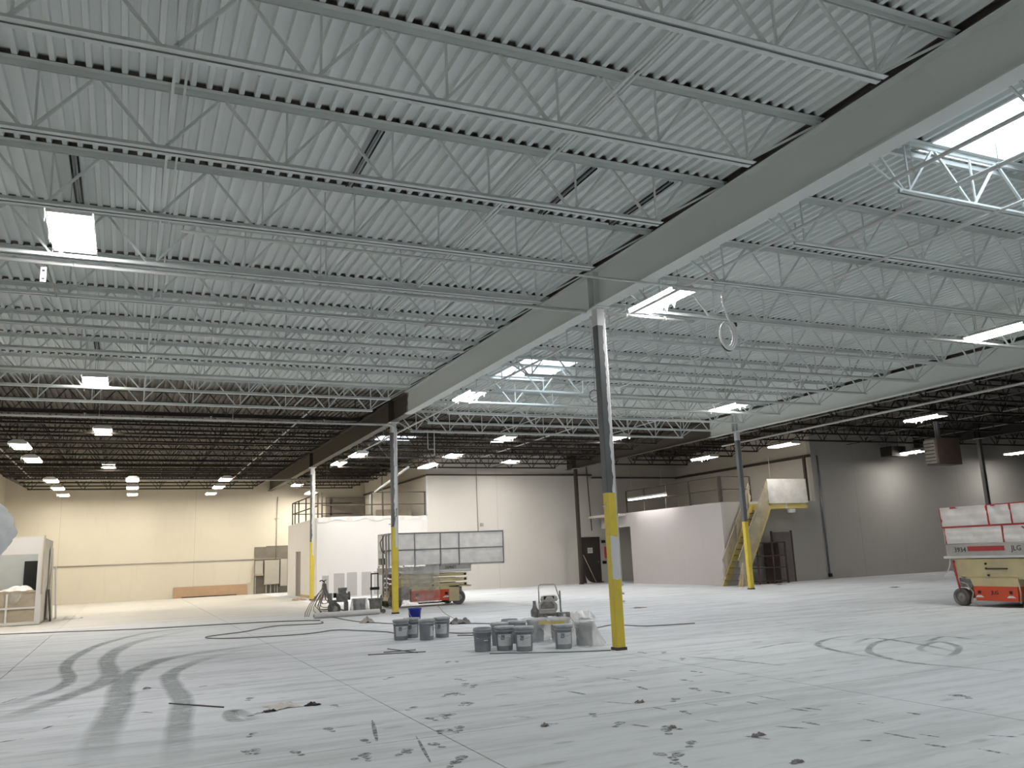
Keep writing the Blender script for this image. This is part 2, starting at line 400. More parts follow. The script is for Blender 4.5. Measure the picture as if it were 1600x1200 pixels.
TRACK = [(0.11, [(2.39, 24.11), (0.65, 23.14), (-0.36, 20.63), (-0.78, 18.02), (-0.85, 16.07), (-0.69, 14.14), (-0.81, 13.15), (-1.13, 12.33), (-1.28, 11.91)]), (0.15, [(1.69, 23.17), (0.4, 20.74), (-0.09, 18.73), (-0.25, 16.6), (-0.16, 14.51), (-0.28, 13.23), (-0.64, 12.23), (-1.02, 11.22), (-1.18, 11.0)]), (0.17, [(3.69, 18.09), (1.69, 16.94), (0.67, 16.02), (0.17, 14.45), (-0.0, 12.82), (-0.01, 11.45), (-0.09, 10.08), (-0.16, 8.86), (-0.15, 7.76)]), (0.13, [(2.0, 16.64), (1.25, 15.48), (0.79, 14.35), (0.61, 13.43), (0.62, 12.14), (0.65, 10.93), (0.54, 9.41), (0.47, 8.41), (0.41, 7.38)]), (0.08, [(1.34, 9.22), (1.06, 9.18), (1.03, 9.55), (1.11, 9.82), (1.23, 9.09)]), (0.055, [(9.03, 6.53), (8.92, 7.24), (8.84, 7.89), (9.09, 8.62), (9.49, 9.13), (10.34, 9.71), (11.18, 9.8), (11.78, 9.48)]), (0.055, [(8.86, 8.21), (8.99, 8.96), (9.2, 9.64), (9.52, 10.13), (10.2, 10.53), (11.11, 10.62)]), (0.055, [(9.74, 8.37), (10.09, 8.79), (10.84, 9.11), (10.52, 8.52), (9.72, 8.01), (9.71, 8.39)]), (0.055, [(9.75, 9.7), (10.61, 10.08), (10.41, 9.03), (10.01, 8.1)]), (0.03, [(7.17, 10.37), (7.42, 9.43), (7.55, 8.6)]), (0.03, [(8.29, 10.22), (9.27, 10.51), (9.71, 10.37)]), (0.055, [(10.59, 9.13), (11.45, 9.5), (11.38, 8.91)])]

def smooth_path(pts, n=8):
    v = [Vector((x, y, 0)) for x, y in pts]; out = []
    for i in range(len(v)-1):
        p0, p1, p2, p3 = v[max(i-1, 0)], v[i], v[i+1], v[min(i+2, len(v)-1)]
        for k in range(n):
            q = k/n; out.append(.5*((2*p1)+(p2-p0)*q+(2*p0-5*p1+4*p2-p3)*q*q+(3*p1-p0-3*p2+p3)*q**3))
    return out+[v[-1]]
def ribbon(pts, w, taper=True):
    vs = []; n = len(pts)
    for i, q in enumerate(pts):
        d = (pts[min(i+1, n-1)]-pts[max(i-1, 0)]).normalized(); s_ = Vector((-d.y, d.x, 0)); ww = w*(1+.05*math.sin(i*.9)); vs += [q-s_*ww*1.15, q-s_*ww*.6, q+s_*ww*.6, q+s_*ww*1.15]
    return vs, [(4*i+j, 4*i+4+j, 4*i+5+j, 4*i+1+j) for i in range(n-1) for j in range(3)]
Z_MARK = .0012
for i, (w_, pts) in enumerate(TRACK):
    vs, fs = ribbon(smooth_path(pts), w_); vs = [(q.x, q.y, Z_MARK+.0003*(i % 3)) for q in vs]; ob = MB().add(vs, fs).build('tyre_track', 'track', fl, recalc=False); n = len(vs)//4
    ob.data.attributes.new('coverage', 'FLOAT', 'POINT').data.foreach_set('value', [(0 if j in (0, 3) else 1)*min(1, 4*min(a, n-1-a)/n) for a in range(n) for j in range(4)])
sm = MB().add([(math.cos(R(a))*.5*(1 if a % 80 else .8), math.sin(R(a))*.5, 0) for a in range(0, 360, 20)], [tuple(range(18))]).mesh('scuff_mark', 'scuff', False)
for i, (x0, y0, x1, y1) in enumerate(DASH):
    o = link('scuff_mark', sm, fl, loc=((x0+x1)/2, (y0+y1)/2, .0022)); o.rotation_euler.z = math.atan2(y1-y0, x1-x0); o.scale = (math.hypot(x1-x0, y1-y0), .028+.012*(i % 3), 1)
fm = MB().add([(.045*math.sin(R(a))*(1+.3*math.cos(R(a))), .05+.075*math.cos(R(a)), 0) for a in range(0, 360, 20)]+[(.033*math.sin(R(a)), -.085+.04*math.cos(R(a)), 0) for a in range(0, 360, 30)], [tuple(range(18)), tuple(range(18, 30))]).mesh('footprint', 'foot', False)
for i, (x, y) in enumerate(FOOT):
    o = link('footprint', fm, fl, loc=(x, y, .0026)); o.rotation_euler.z = -.3+.5*math.sin(i*1.7); q = .75+.3*abs(math.sin(i*2.3)); o.scale = (q, q, 1)

# ceiling: fluted steel deck with openings for the skylights
SKY = [(8.62, 10.12, 4.4, 6.6), (8.62, 10.12, 17.75, 19.95), (8.62, 10.12, 30.2, 32.3)]
PITCH = .1524
def flutes(mb, x0, x1, y0, y1, flip=False):
    n = int(round((x1-x0)/PITCH)); p = (x1-x0)/n
    pr = []
    for i in range(n):
        b = x0+i*p; pr += [(b, Z_DECK), (b+.048, Z_DECK), (b+.058, Z_DECK+.052), (b+p-.010, Z_DECK+.052)]
    pr.append((x1, Z_DECK))
    vs = [(x, y, z) for y in (y0, y1) for x, z in pr]; m = len(pr)
    mb.add(vs, [(i, i+1, m+i+1, m+i) for i in range(m-1)])
deck = MB()
sx0, sx1 = SKY[0][0], SKY[0][1]
flutes(deck, XL, sx0, YB, YF); flutes(deck, sx1, XR, YB, YF)
cur = YB
for a in SKY: flutes(deck, sx0, sx1, cur, a[2]); cur = a[3]
flutes(deck, sx0, sx1, cur, YF)
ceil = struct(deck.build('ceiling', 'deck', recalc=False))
roof = MB()          # insulation board and membrane over the deck, same openings
for x0, x1, y0, y1 in [(XL-.3, sx0, YB-.3, YF+.3), (sx1, XR+.3, YB-.3, YF+.3), (sx0, sx1, YB-.3, SKY[0][2]), (sx0, sx1, SKY[0][3], SKY[1][2]), (sx0, sx1, SKY[1][3], SKY[2][2]), (sx0, sx1, SKY[2][3], YF+.3)]:
    roof.box(x0, x1, y0, y1, Z_DECK+.054, Z_DECK+.17)
roof.build('roof_board', 'paper', ceil)

# walls
def wall(name, x0, x1, y0, y1, z0, z1, mat): return struct(MB().box(x0, x1, y0, y1, z0, z1).build(name, mat))
ZT = Z_DECK+.04
wall('wall_left', XL-.2, XL, YB, YF, 0, ZT, 'wall_cream')
w_far = wall('wall_far', XL-.2, XALC1+.2, YF, YF+.2, 0, ZT, 'wall_cream')
wall('wall_back', XL-.2, XR+.2, YB-.2, YB, 0, ZT, 'wall')
wall('wall_alcove_left', XALC1, XALC1+.2, YMID+.2, YF, 0, ZT, 'wall')
w_mid = wall('wall_middle', XALC1, XALC2+.2, YMID, YMID+.2, 0, ZT, 'wall_mid')
wall('wall_alcove_right', XALC2, XALC2+.2, YRT+.2, YMID, 0, ZT, 'wall')
w_rt = wall('wall_right', XALC2, XR+.2, YRT, YRT+.2, 0, ZT, 'wall_grey')
wall('wall_end', XR, XR+.2, YB, YRT, 0, ZT, 'wall_grey')
# dark steel ledger angles along the walls
struct(MB().box(XALC1, 20.9, YMID-.10, YMID, 5.20, 5.26).build('trim_1', 'brown_steel'))
struct(MB().box(XALC1-.10, XALC1, YMID, YF, 5.17, 5.24).build('trim_2', 'brown_steel'))
struct(MB().box(XALC2-.10, XALC2, YRT, YMID, 5.02, 5.13).build('trim_3', 'brown_steel'))
struct(MB().box(20.9, XALC2, YMID-.1, YMID, 5.06, 5.12).build('trim_4', 'brown_steel'))

# ------------------------------------------------------------------ girders
def girder(gx, mat, label, y0=YB, y1=YF):
    t = thing('roof_girder', label, 'girder', (gx, y0, Z_GB), group='roof girders'); L = y1-y0; H = Z_GT-Z_GB
    MB().box(-.008, .008, 0, L, .018, H-.018).build('web_plate', mat, t)
    MB().box(-.115, .115, 0, L, 0, .018).build('bottom_flange', mat, t)
    MB().box(-.115, .115, 0, L, H-.018, H).build('top_flange', mat, t)
    for cy in (YA-BAY, YA, YA+BAY, YA+2*BAY):
        for d in (-.1, .1):
            yy = cy+d-y0
            if 0 < yy < L: MB().box(-.11, .11, yy-.006, yy+.006, .018, H-.018).build('stiffener', mat, t)
    return t
girder(GX1, M['girder1'], 'long deep steel roof girder over the nearest yellow-based column')
girder(GX2, M['girder2'], 'pale roof girder at right, between white ceiling and dark ceiling', y1=YMID)
girder(GX3, M['dark_steel'], 'dark unpainted roof girder at far right above the dim ceiling', y1=YRT)

# ------------------------------------------------------------------ open web joists
def angle_pair(L, z0, leg, top):
    """two angles back to back, along x"""
    mb = MB(); t = .007; g = .012
    for s_ in (-1, 1):
        a, b = (g, g+t) if s_ > 0 else (-g-t, -g); mb.box(0, L, a, b, z0, z0+leg)
        a, b = (g, g+leg) if s_ > 0 else (-g-leg, -g); zz = z0+leg-t if top else z0
        mb.box(0, L, a, b, zz, zz+t)
    return mb
JM = {}
def joist_meshes(L, mat, key):
    h0, h1 = Z_BC-Z_TC, 0.0     # local z, top chord underside at 0
    e = 1.2; nb = max(2, round((L-2*e)/1.13)); sp = (L-2*e)/nb
    d = {'top': angle_pair(L-.06, 0, Z_DECK-Z_TC-.001, True).mesh('top_chord', mat), 'bot': angle_pair(L-2*e+.24, h0, .058, False).mesh('bottom_chord', mat),
         'dn': MB().bar((0, 0, 0), (sp/2-.06, 0, h0+.03), .03, .026).mesh('web_bar', mat), 'up': MB().bar((0, 0, 0), (-sp/2+.06, 0, h0+.03), .03, .026).mesh('web_bar', mat),
         've': MB().bar((0, 0, 0), (0, 0, h0+.03), .02).mesh('web_post', mat), 'e0': MB().bar((0, 0, 0), (e-.05-.1, 0, h0+.03), .024).mesh('end_bar', mat), 'e1': MB().bar((0, 0, 0), (-(e-.05-.1), 0, h0+.03), .024).mesh('end_bar', mat)}
    d.update(e=e, nb=nb, sp=sp, L=L); return d
def joist(x0, x1, y, mat, label, group):
    L = x1-x0; key = (round(L, 2), mat)
    if key not in JM: JM[key] = joist_meshes(L, mat, key)
    d = JM[key]; t = thing('roof_joist', label, 'joist', (x0, y, Z_TC), group=group)
    link('top_chord', d['top'], t, loc=(.03, 0, 0)); link('bottom_chord', d['bot'], t, loc=(d['e']-.12, 0, 0))
    link('end_bar', d['e0'], t, loc=(.1, 0, 0)); link('end_bar', d['e1'], t, loc=(L-.1, 0, 0))
    for i in range(d['nb']+1):
        b = d['e']+i*d['sp']
        link('web_post', d['ve'], t, loc=(b+.07, 0, 0))
        if i < d['nb']: link('web_bar', d['up'], t, loc=(b+d['sp']/2-.03, 0, 0))
        if i > 0: link('web_bar', d['dn'], t, loc=(b-d['sp']/2+.03, 0, 0))
        if i == 0: link('web_bar', d['dn'], t, loc=(b-d['sp']/2+.03, 0, 0))
        if i == d['nb']: link('web_bar', d['up'], t, loc=(b+d['sp']/2-.03, 0, 0))
def row(x0, x1, k0, k1, kp, where, grp):
    nw = nd = 0
    for k in range(k0, k1+1):
        y = YA+k*JS
        if k <= kp: lab = 'white open-web roof joist %s, %s white one from the camera' % (where, ORD[nw]); nw += 1; m = 'white_steel'
        else: lab = 'dark open-web roof joist %s, %s dark one from the camera' % (where, ORD[nd]); nd += 1; m = 'dark_steel'
        joist(x0, x1, y, m, lab, grp)
row(XL, GX1, -6, 20, 6, 'left of the long girder', 'roof joists left of the long girder')
row(GX1, GX2, -5, 14, 8, 'between the two girders', 'roof joists between the girders')
row(GX2, GX3, -2, 8, -99, 'right of the pale girder', 'roof joists right of the pale girder')
row(GX3, GX4, 2, 8, -99, 'in the far right bay', 'roof joists of the far right bay')
for k in range(15, 21):
    y = YA+k*JS
    joist(GX1, XALC1, y, 'dark_steel', 'short dark roof joist above the left mezzanine, %s counting away from camera' % ORD[k-15], 'roof joists above the left mezzanine')

for k in range(9, 14):
    y = YA+k*JS
    joist(GX2, XALC2, y, 'dark_steel', 'short dark roof joist above the right mezzanine, %s counting away from camera' % ORD[k-9], 'roof joists above the right mezzanine')

# bridging rods between joists (parts of the ceiling)
for x, z, y0, y1, m in [(.17, 5.55, 1.3, 22.0, 'white_steel'), (3.8, 5.55, 1.3, 22.0, 'white_steel'), (4.35, 6.07, 1.3, 22.0, 'white_steel'), (.3, 6.07, 1.3, 22.0, 'white_steel'), (-3.2, 6.07, 1.3, 22, 'white_steel'),
                     (11.2, 5.55, 3, 25.5, 'white_steel'), (11.2, 6.07, 3, 25.5, 'white_steel'), (15.4, 5.55, 3, 25.5, 'white_steel'), (15.4, 6.07, 3, 25.5, 'white_steel'), (.17, 5.55, 22, 46.5, 'dark_steel'), (3.8, 5.55, 22, 46.5, 'dark_steel'),
                     (11.2, 5.55, 25.5, 36.5, 'dark_steel'), (15.4, 5.55, 25.5, 36.5, 'dark_steel'), (23.8, 5.55, 8, 26.8, 'dark_steel'), (28, 5.55, 8, 26.8, 'dark_steel')]:
    MB().bar((x, y0, z), (x, y1, z), .024).build('bridging_rod', m, ceil)

# ------------------------------------------------------------------ skylights
for i, (x0, x1, y0, y1) in enumerate(SKY):
    where = ['brightest and largest, at the upper right edge', 'behind the top of the nearest column', 'seen past the second column, far away'][i]
    t = thing('skylight', 'bright daylight skylight in the roof, '+where, 'skylight', (x0, y0, Z_DECK), group='roof skylights'); a, b = x1-x0, y1-y0
    c = MB()
    for q in ((-.02, .02, -.02, b+.02), (a-.02, a+.02, -.02, b+.02), (.02, a-.02, -.02, .02), (.02, a-.02, b-.02, b+.02)): c.box(*q, .0, .42)
    c.build('curb', 'white_plastic', t)
    d = MB().sheet(lambda u, v: (u*a, v*b, .42+.22*(1-(2*u-1)**4)*(1-(2*v-1)**4)), 10, 10); d.build('acrylic_dome', 'skylight_acrylic', t)
    m = 'white_steel' if i < 2 else 'dark_steel'
    MB().box(-.6, a+.6, -.07, -.02, -.07, -.005).build('frame_angle', m, t); MB().box(-.6, a+.6, b+.02, b+.07, -.07, -.005).build('frame_angle', m, t)
    la = bpy.data.lights.new('sky_portal', 'AREA'); la.shape = 'RECTANGLE'; la.size = a-.06; la.size_y = b-.06; la.cycles.is_portal = True
    lo = bpy.data.objects.new('sky_portal', la); COL.objects.link(lo); lo.parent = t; lo.location = (a/2, b/2, .41)

# ------------------------------------------------------------------ columns
CW = .078
def column(gx, gy, mat, label, extra=None):
    t = thing('column', label, 'column', (gx, gy, 0), group='steel columns')
    sh = MB(); r = .012; pl = []
    for sx, sy in ((1, 1), (-1, 1), (-1, -1), (1, -1)):
        for q in ((0, 1) if (sx*sy > 0) else (1, 0)):
            pl.append((sx*(CW-(r if q else 0)), sy*(CW-(0 if q else r))))
    sh.prism(pl, .02, Z_GB-.02, 'z'); sh.build('shaft', mat, t)
    MB().box(-.14, .14, -.14, .14, Z_GB-.02, Z_GB).build('cap_plate', 'white_steel' if mat.name != 'col_dark' else 'dark_steel', t)
    MB().box(-CW-.012, CW+.012, -CW-.012, CW+.012, 0, .045).build('base_plate', 'brown_steel', t)
    return t
ca = column(GX1, YA, mat_column('col_a', 2.40, -.2, 1.07, 1.72, .03), 'nearest column, grey above and yellow below with white overspray')
cb = column(GX1, YA+BAY, mat_column('col_b', 2.42, .0, 1.84, 2.6, -.01), 'second column from camera under the long girder, in front of the scissor lift')
cc = column(GX1, YA+2*BAY, mat_column('col_c', 2.36, .0, 1.8, 2.6, -.02), 'slim far column at the corner of the white mezzanine office')
cdm = column(GX2, YA+BAY, mat_column('col_d', 2.30, .5, 1.8, 1.9, .5), 'yellow-based column beside the stairs wrapped in plastic')
ce = column(GX2, YA+2*BAY, M['brown_steel'], 'dark brown column standing against the wall beside the dark door')
cf = column(GX3, YA+BAY, plain('col_f', (.16, .15, .14), .5), 'grey column rising behind the right-hand scissor lift')
# conduit with paint blobs up the near columns
for t, h0, blobs in ((ca, .35, (.72, .84, .98)), (cb, .75, (1.0, 1.15, 1.3)), (cc, .7, (.9, 1.05))):
    MB().tube([(CW+.018, -.04, .95), (CW+.018, -.04, 5.3)], .012, 6).build('conduit', 'pipe_white', t)
    for z in blobs: MB().lathe([(.001, -.02), (.022, -.01), (.026, .005), (.001, .02)], 8, (CW+.035, -.04, z)).build('bracket', 'pipe_white', t)
MB().cyl((-CW, -.02, 2.2), (-CW-.06, -.02, 2.19), .012, 6).build('bolt', 'pipe_white', ca)
MB().cyl((-CW, -.02, 2.5), (-CW-.09, -.02, 2.5), .014, 6).build('bolt', 'steel_bare', cb)
MB().tube([(CW*.5, -CW-.01, 2.9), (CW*.5, -CW-.05, 2.95), (CW*.5, -CW-.05, 2.75), (CW*.2, -CW-.02, 2.7)], .012, 6).build('hook', 'steel_bare', cb)
print('setting done')

# ================================================================== lamps
def highbay(x, y, z, label, power=1.0, warm=0.0, wrap=0):
    """linear fluorescent fixture hung from the deck, long side along y"""
    t = thing('ceiling_light', label, 'light', (x, y, z), group='hanging fluorescent fixtures')
    w, l = .24, .66
    MB().prism([(-w, .0), (w, .0), (w*.55, .075), (-w*.55, .075)], -l, l, 'y').build('housing', 'white_plastic', t)
    c = (1.0, .975-.055*warm, .955-.215*warm)
    key = 'tube%.1f' % warm
    if key not in M: M[key] = emit(key, c, 22.0)
    MB().prism([(-w+.012, -.001), (-w+.04, -.05), (w-.04, -.05), (w-.012, -.001)], -l+.014, l-.014, 'y').build('diffuser', key, t)
    for s_ in (-1, 1): MB().box(-w, w, s_*l-.012, s_*l+.012, -.05, .02).build('end_cap', 'white_plastic', t)
    for s_ in (-1, 1): MB().tube([(0, s_*.5, .07), (0, s_*.5, Z_DECK-z)], .004, 4).build('hanger_wire', 'steel_bare', t)
    rg = random.Random(wrap*7+3)
    ed = [rg.uniform(.02, .05)+(.10 if rg.random() < .12 else 0) for _ in range(20)]
    f = MB()
    for s_ in (-1, 1):
        f.sheet(lambda u, v: (s_*(w+.006+.01*v), -l+2*l*u, .01-v*ed[int(u*18)]), 18, 2)
    f.build('plastic_wrap', 'film', t)
    la = bpy.data.lights.new('lamp_light', 'AREA'); la.shape = 'RECTANGLE'; la.size = 2*w-.09; la.size_y = 2*l-.08; la.energy = LAMP_POWER*power; la.color = c
    lo = bpy.data.objects.new('lamp_light', la); COL.objects.link(lo); lo.parent = t; lo.location = (0, 0, -.055)
LAMPS = [
 (-.8, 10.95, 5.6, 'big square-looking lit fixture at left, largest of all ceiling lights', 1, .0),
 (-.82, 20.1, 5.6, 'lit fixture at left where the white ceiling turns dark', 1, .1),
 (-.85, 27.4, 5.6, 'lit fixture in the dark left ceiling, first of the inner row behind the white joists', 1, .5),
 (-.86, 36.6, 5.6, 'small lit fixture in the dark left ceiling, second of its inner row', 1, .8),
 (-3.0, 27.9, 5.2, 'upper of the two lit fixtures at the far left edge', 1, .6),
 (-3.0, 31.3, 5.2, 'lower of the two lit fixtures at the far left edge', 1, .7),
 (-2.96, 38.5, 5.2, 'nearest of three stepped fixtures in front of the cream wall, left trio', .43, .9),
 (-2.96, 42.0, 5.2, 'middle of three stepped fixtures in front of the cream wall, left trio', .43, .9),
 (-2.96, 45.6, 5.2, 'farthest of three stepped fixtures in front of the cream wall, left trio', .43, .9),
 (.03, 38.2, 5.2, 'topmost of three fixtures stacked in a vertical line before the cream wall', .43, .9),
 (.04, 41.8, 5.2, 'middle of three fixtures stacked in a vertical line before the cream wall', .43, .9),
 (.06, 45.5, 5.2, 'lowest of three fixtures stacked in a vertical line before the cream wall', .43, .9),
 (3.68, 38.0, 5.2, 'nearest of three fixtures above the cardboard strip, right trio', .43, .9),
 (3.74, 41.7, 5.2, 'middle of three fixtures above the cardboard strip, right trio', .43, .9),
 (3.72, 45.4, 5.2, 'farthest of three fixtures above the cardboard strip, right trio', .43, .9),
 (8.0, 45.2, 5.6, 'upper small fixture left of the far column over the mezzanine', 1.1, .8),
 (8.8, 45.6, 5.2, 'lower small fixture left of the far column over the mezzanine', 1.1, .8),
 (7.97, 35.2, 5.6, 'lit fixture just right of the far column, lower of two under the dark girder', 1, .5),
 (8.05, 32.3, 5.6, 'lit fixture right of the far column, upper of two under the dark girder', 1, .5),
 (11.46, 33.98, 5.35, 'tilted-looking bright fixture at the top left of the white middle wall', 1, .4),
 (11.96, 32.2, 5.6, 'bright fixture above the white middle wall, middle of its row', 1, .3),
 (12.1, 27.3, 5.6, 'bright fixture in the dark ceiling between the second and nearest columns', 1, .2),
 (7.9, 19.9, 5.6, 'bright fixture beside the girder, left of the second skylight', 1, .05),
 (15.4, 34.2, 5.6, 'small bright fixture over the right half of the middle wall', 1, .3),
 (16.3, 26.6, 5.6, 'fixture half hidden behind the nearest column', 1, .1),
 (7.98, 11.25, 5.6, 'long bright fixture with ragged plastic just right of the nearest column top', 1, .0),
 (16.3, 20.0, 5.6, 'lit fixture hanging in front of the pale right girder', 1, .1),
 (16.15, 11.05, 5.6, 'long lit fixture at the right edge above the pale girder', 1, .3),
 (22.7, 24.8, 5.2, 'lit fixture above the plastic-wrapped stair landing', .35, .2),
 (22.1, 28.95, 5.2, 'small lit fixture over the right mezzanine railing', .45, .2),
 (23.3, 18.9, 5.3, 'lit fixture alone in the dark right ceiling', .45, .1),
 (30.3, 25.5, 5.1, 'lit fixture throwing a bright patch on the grey right wall, left of the brown heater', .4, .2),
 (36.6, 25.0, 5.1, 'lit fixture cut by the right edge, over the right-hand scissor lift', .4, .2),
 # the same grid goes on over and behind the camera
 (-.8, 1.9, 5.6, 'ceiling fixture above the camera, left row, out of view', 1, 0), (7.95, 2.0, 5.6, 'ceiling fixture right of the camera along the girder, out of view', 1, 0), (16.2, 2.0, 5.6, 'ceiling fixture far right of the camera, out of view', 1, 0),
 (-.8, -7.2, 5.6, 'ceiling fixture behind the camera, left row, out of view', 1, 0), (7.95, -7.0, 5.6, 'ceiling fixture behind the camera along the girder, out of view', 1, 0),
 (16.2, -7.0, 5.6, 'ceiling fixture behind the camera at far right, out of view', 1, 0),
]
for i, (x, y, z, lab, pw, wm) in enumerate(LAMPS): highbay(x, y, z, lab, pw, wm, i)
# strip light hung in front of the right mezzanine
t = thing('strip_light', 'glowing strip light hanging before the railing of the right mezzanine', 'light', (20.6, 31.3, 3.70))
MB().box(-.06, .06, -1.5, 1.5, .03, .10).build('housing', 'white_plastic', t)
M['tube_strip'] = emit('tube_strip', (1, .97, .95), 9)
for s_ in (-.5, .5): MB().cyl((s_*.06, -1.45, 0), (s_*.06, 1.45, 0), .022, 8).build('tube', 'tube_strip', t)
for s_ in (-1.2, 1.2): MB().tube([(0, s_, .1), (0, s_, Z_DECK-3.70)], .005, 4).build('hanger_wire', 'steel_bare', t)
la = bpy.data.lights.new('lamp_light', 'AREA'); la.shape = 'RECTANGLE'; la.size = .12; la.size_y = 2.9; la.energy = LAMP_POWER*.3; la.color = (1, .96, .95)
lo = bpy.data.objects.new('lamp_light', la); COL.objects.link(lo); lo.parent = t; lo.location = (0, 0, -.03)

# ================================================================== pipes overhead
def pipe(name, label, cat, a, b, r, mat, hang=0, zt=Z_DECK, heads=0, group=None):
    t = thing(name, label, cat, a, group=group); d = Vector(b)-Vector(a); L = d.length; u = d.normalized()
    MB().cyl((0, 0, 0), d, r, 10).build('pipe', mat, t)
    n = int(L/hang) if hang else 0
    for i in range(n):
        q = u*(hang*(i+.5)); MB().tube([q+Vector((0, 0, r)), q+Vector((0, 0, zt-a[2]))], .005, 4).build('hanger_rod', mat, t)
        MB().lathe([(r+.004, -.012), (r+.010, -.012), (r+.010, .012), (r+.004, .012)], 10, tuple(q), 'y' if abs(u.y) > .5 else 'x').build('clamp', mat, t)
    for i in range(heads):
        q = u*(L*(i+.5)/heads); MB().cyl(q, q+Vector((0, 0, .09)), .012, 6).cyl(q+Vector((0, 0, .09)), q+Vector((0, 0, .1)), .026, 8).build('sprinkler_head', 'chrome' if mat != 'pipe_white' else mat, t)
    return t
SG = 'sprinkler pipes'
pipe('sprinkler_pipe', 'long white pipe running beside the long girder past the skylights', 'pipe', (7.75, -3, 5.5), (7.75, 36, 5.5), .024, 'pipe_white', 3.6, heads=9, group=SG)
pipe('sprinkler_pipe', 'white pipe running under the nearest skylight, right of the girder', 'pipe', (8.85, .5, 5.62), (8.85, 8.4, 5.62), .028, 'pipe_white', 3.5, heads=3, group=SG)
pipe('sprinkler_pipe', 'thin white pipe between the girders beside the skylight joist', 'pipe', (9.7, .5, 5.45), (9.7, 9.2, 5.45), .02, 'pipe_white', 3.5, heads=3, group=SG)
pipe('sprinkler_pipe', 'white pipe hung below the pale right girder before the dark ceiling', 'pipe', (21.2, 6, 5.36), (21.2, 26.6, 5.36), .035, 'pipe_white', 2.6, group=SG)
pipe('sprinkler_pipe', 'thinner light pipe just above the hung pipe at the dark ceiling edge', 'pipe', (20.9, 6, 5.62), (20.9, 26.6, 5.62), .02, 'pipe_grey', 2.6, heads=7, group=SG)
pipe('sprinkler_pipe', 'white pipe crossing the dark left ceiling to the second column', 'pipe', (XL, 23.15, 5.3), (6.3, 23.15, 5.3), .03, 'pipe_white', 3.2, heads=4, group=SG)
pipe('sprinkler_pipe', 'far pipe crossing in front of the cream wall lamps', 'pipe', (-4.25, 39.5, 5.3), (10.6, 39.5, 5.3), .045, 'pipe_grey', 3.6, group=SG)
pipe('sprinkler_pipe', 'white pipe under a joist crossing the girder near the column top', 'pipe', (.4, 10.1, 5.42), (8.4, 10.1, 5.42), .018, 'pipe_white', 3.4, group=SG)
pipe('sprinkler_pipe', 'short white pipe right of the nearest column top below the bright fixture', 'pipe', (7.15, 11.7, 5.42), (8.95, 11.7, 5.42), .025, 'pipe_white', 0.8, group=SG)
pipe('sprinkler_pipe', 'large white capped pipe ending at the girder beside the nearest column', 'pipe', (XL, 11.75, 5.43), (6.8, 11.75, 5.43), .032, 'pipe_white', 3.2, group=SG)
pipe('sprinkler_pipe', 'pale pipe running toward the far wall in the dark left ceiling', 'pipe', (4.6, 23.2, 5.8), (4.6, 46, 5.8), .025, 'pipe_white', 0, heads=6, group=SG)
pipe('sprinkler_pipe', 'pale pipe at the far left edge of the dark ceiling', 'pipe', (-4.2, 23.2, 5.8), (-4.2, 46, 5.8), .025, 'pipe_white', 0, heads=6, group=SG)
pipe('sprinkler_pipe', 'pale pipe between the girders in the dark far ceiling', 'pipe', (14.0, 25.5, 5.75), (14.0, 36.5, 5.75), .022, 'pipe_white', 0, heads=4, group=SG)
for i, (x, w_) in enumerate([(24.6, 'left'), (27.6, 'middle'), (31.0, 'right')]):
    pipe('sprinkler_pipe', 'faint pipe in the dark right ceiling, %s of three' % w_, 'pipe', (x, 8, 5.7), (x, 26.8, 5.7), .022, 'pipe_grey', 0, heads=6, group=SG)
# pipe drop at the second column
t = thing('conduit_drop', 'bent white conduit turning down beside the second column top', 'conduit', (6.3, 23.2, 5.3))
MB().tube([(0, -.05, 0), (.35, -.05, 0), (.5, -.08, -.06), (.56, -.1, -.2), (.56, -.1, -1.2)], .03, 8).build('pipe', 'pipe_white', t)
t = thing('conduit_drop', 'pair of joined white conduits hanging below the white joists behind the second column', 'conduit', (8.6, 25.43, 4.95))
MB().tube([(0, 0, .6), (0, 0, 0), (.02, 0, -.03), (.2, 0, -.03), (.22, 0, 0)], .014, 6).build('pipe', 'pipe_white', t); MB().tube([(.22, 0, .6), (.22, 0, -.22)], .014, 6).build('pipe', 'pipe_white', t)
# bundles of bare rods left on the deck between joists
for x, y0, y1, lab in [(2.35, 8.28, 9.78, 'dark unpainted strut channel under the white deck near the photo centre'), (-.75, 9.98, 11.5, 'dark unpainted strut channel above the big left fixture'),
                       (5.05, 8.28, 9.78, 'dark strut channel under the white deck close to the girder'), (6.2, 8.3, 9.8, 'faint strut channel under the deck at the girder edge'), (-.78, 18.7, 20.1, 'small dark strut channel above the second left fixture')]:
    t = thing('strut_channel', lab, 'strut', (x, y0, Z_DECK-.03), group='strut channels under the deck')
    for dx in (-.055, -.02, .02): MB().cyl((dx, 0, 0), (dx, y1-y0, 0), .011, 6).build('rod', 'black' if dx != -.02 else 'steel_bare', t)
for x, y0, y1, lab in [(-1.14, 11.75, 13.3, 'grey rod slanting below the joists under the big left fixture'), (1.47, 11.75, 13.35, 'grey rod bridging two white joists left of centre'), (4.5, 11.75, 13.4, 'thin rod bridging two white joists near the nearest column')]:
    tag(MB().cyl((x, y0, 5.44), (x+.02, y1, 5.44), .013, 6).build('bridging_bar', 'steel_bare'), lab, 'rod', 'rods under the joists')
tg = thing('hanging_tag', 'small white paper tag hanging from a rod at far left', 'tag', (-1.16, 11.8, 5.28))
MB().box(-.035, .035, -.002, .002, -.10, .10).build('card', 'paper', tg); MB().tube([(0, 0, .1), (.01, 0, .16)], .003, 4).build('string', 'ink', tg)
for z in (.05, -.06): MB().box(-.015, .015, -.004, -.002, z-.012, z+.012).build('printed_mark', 'ink', tg)
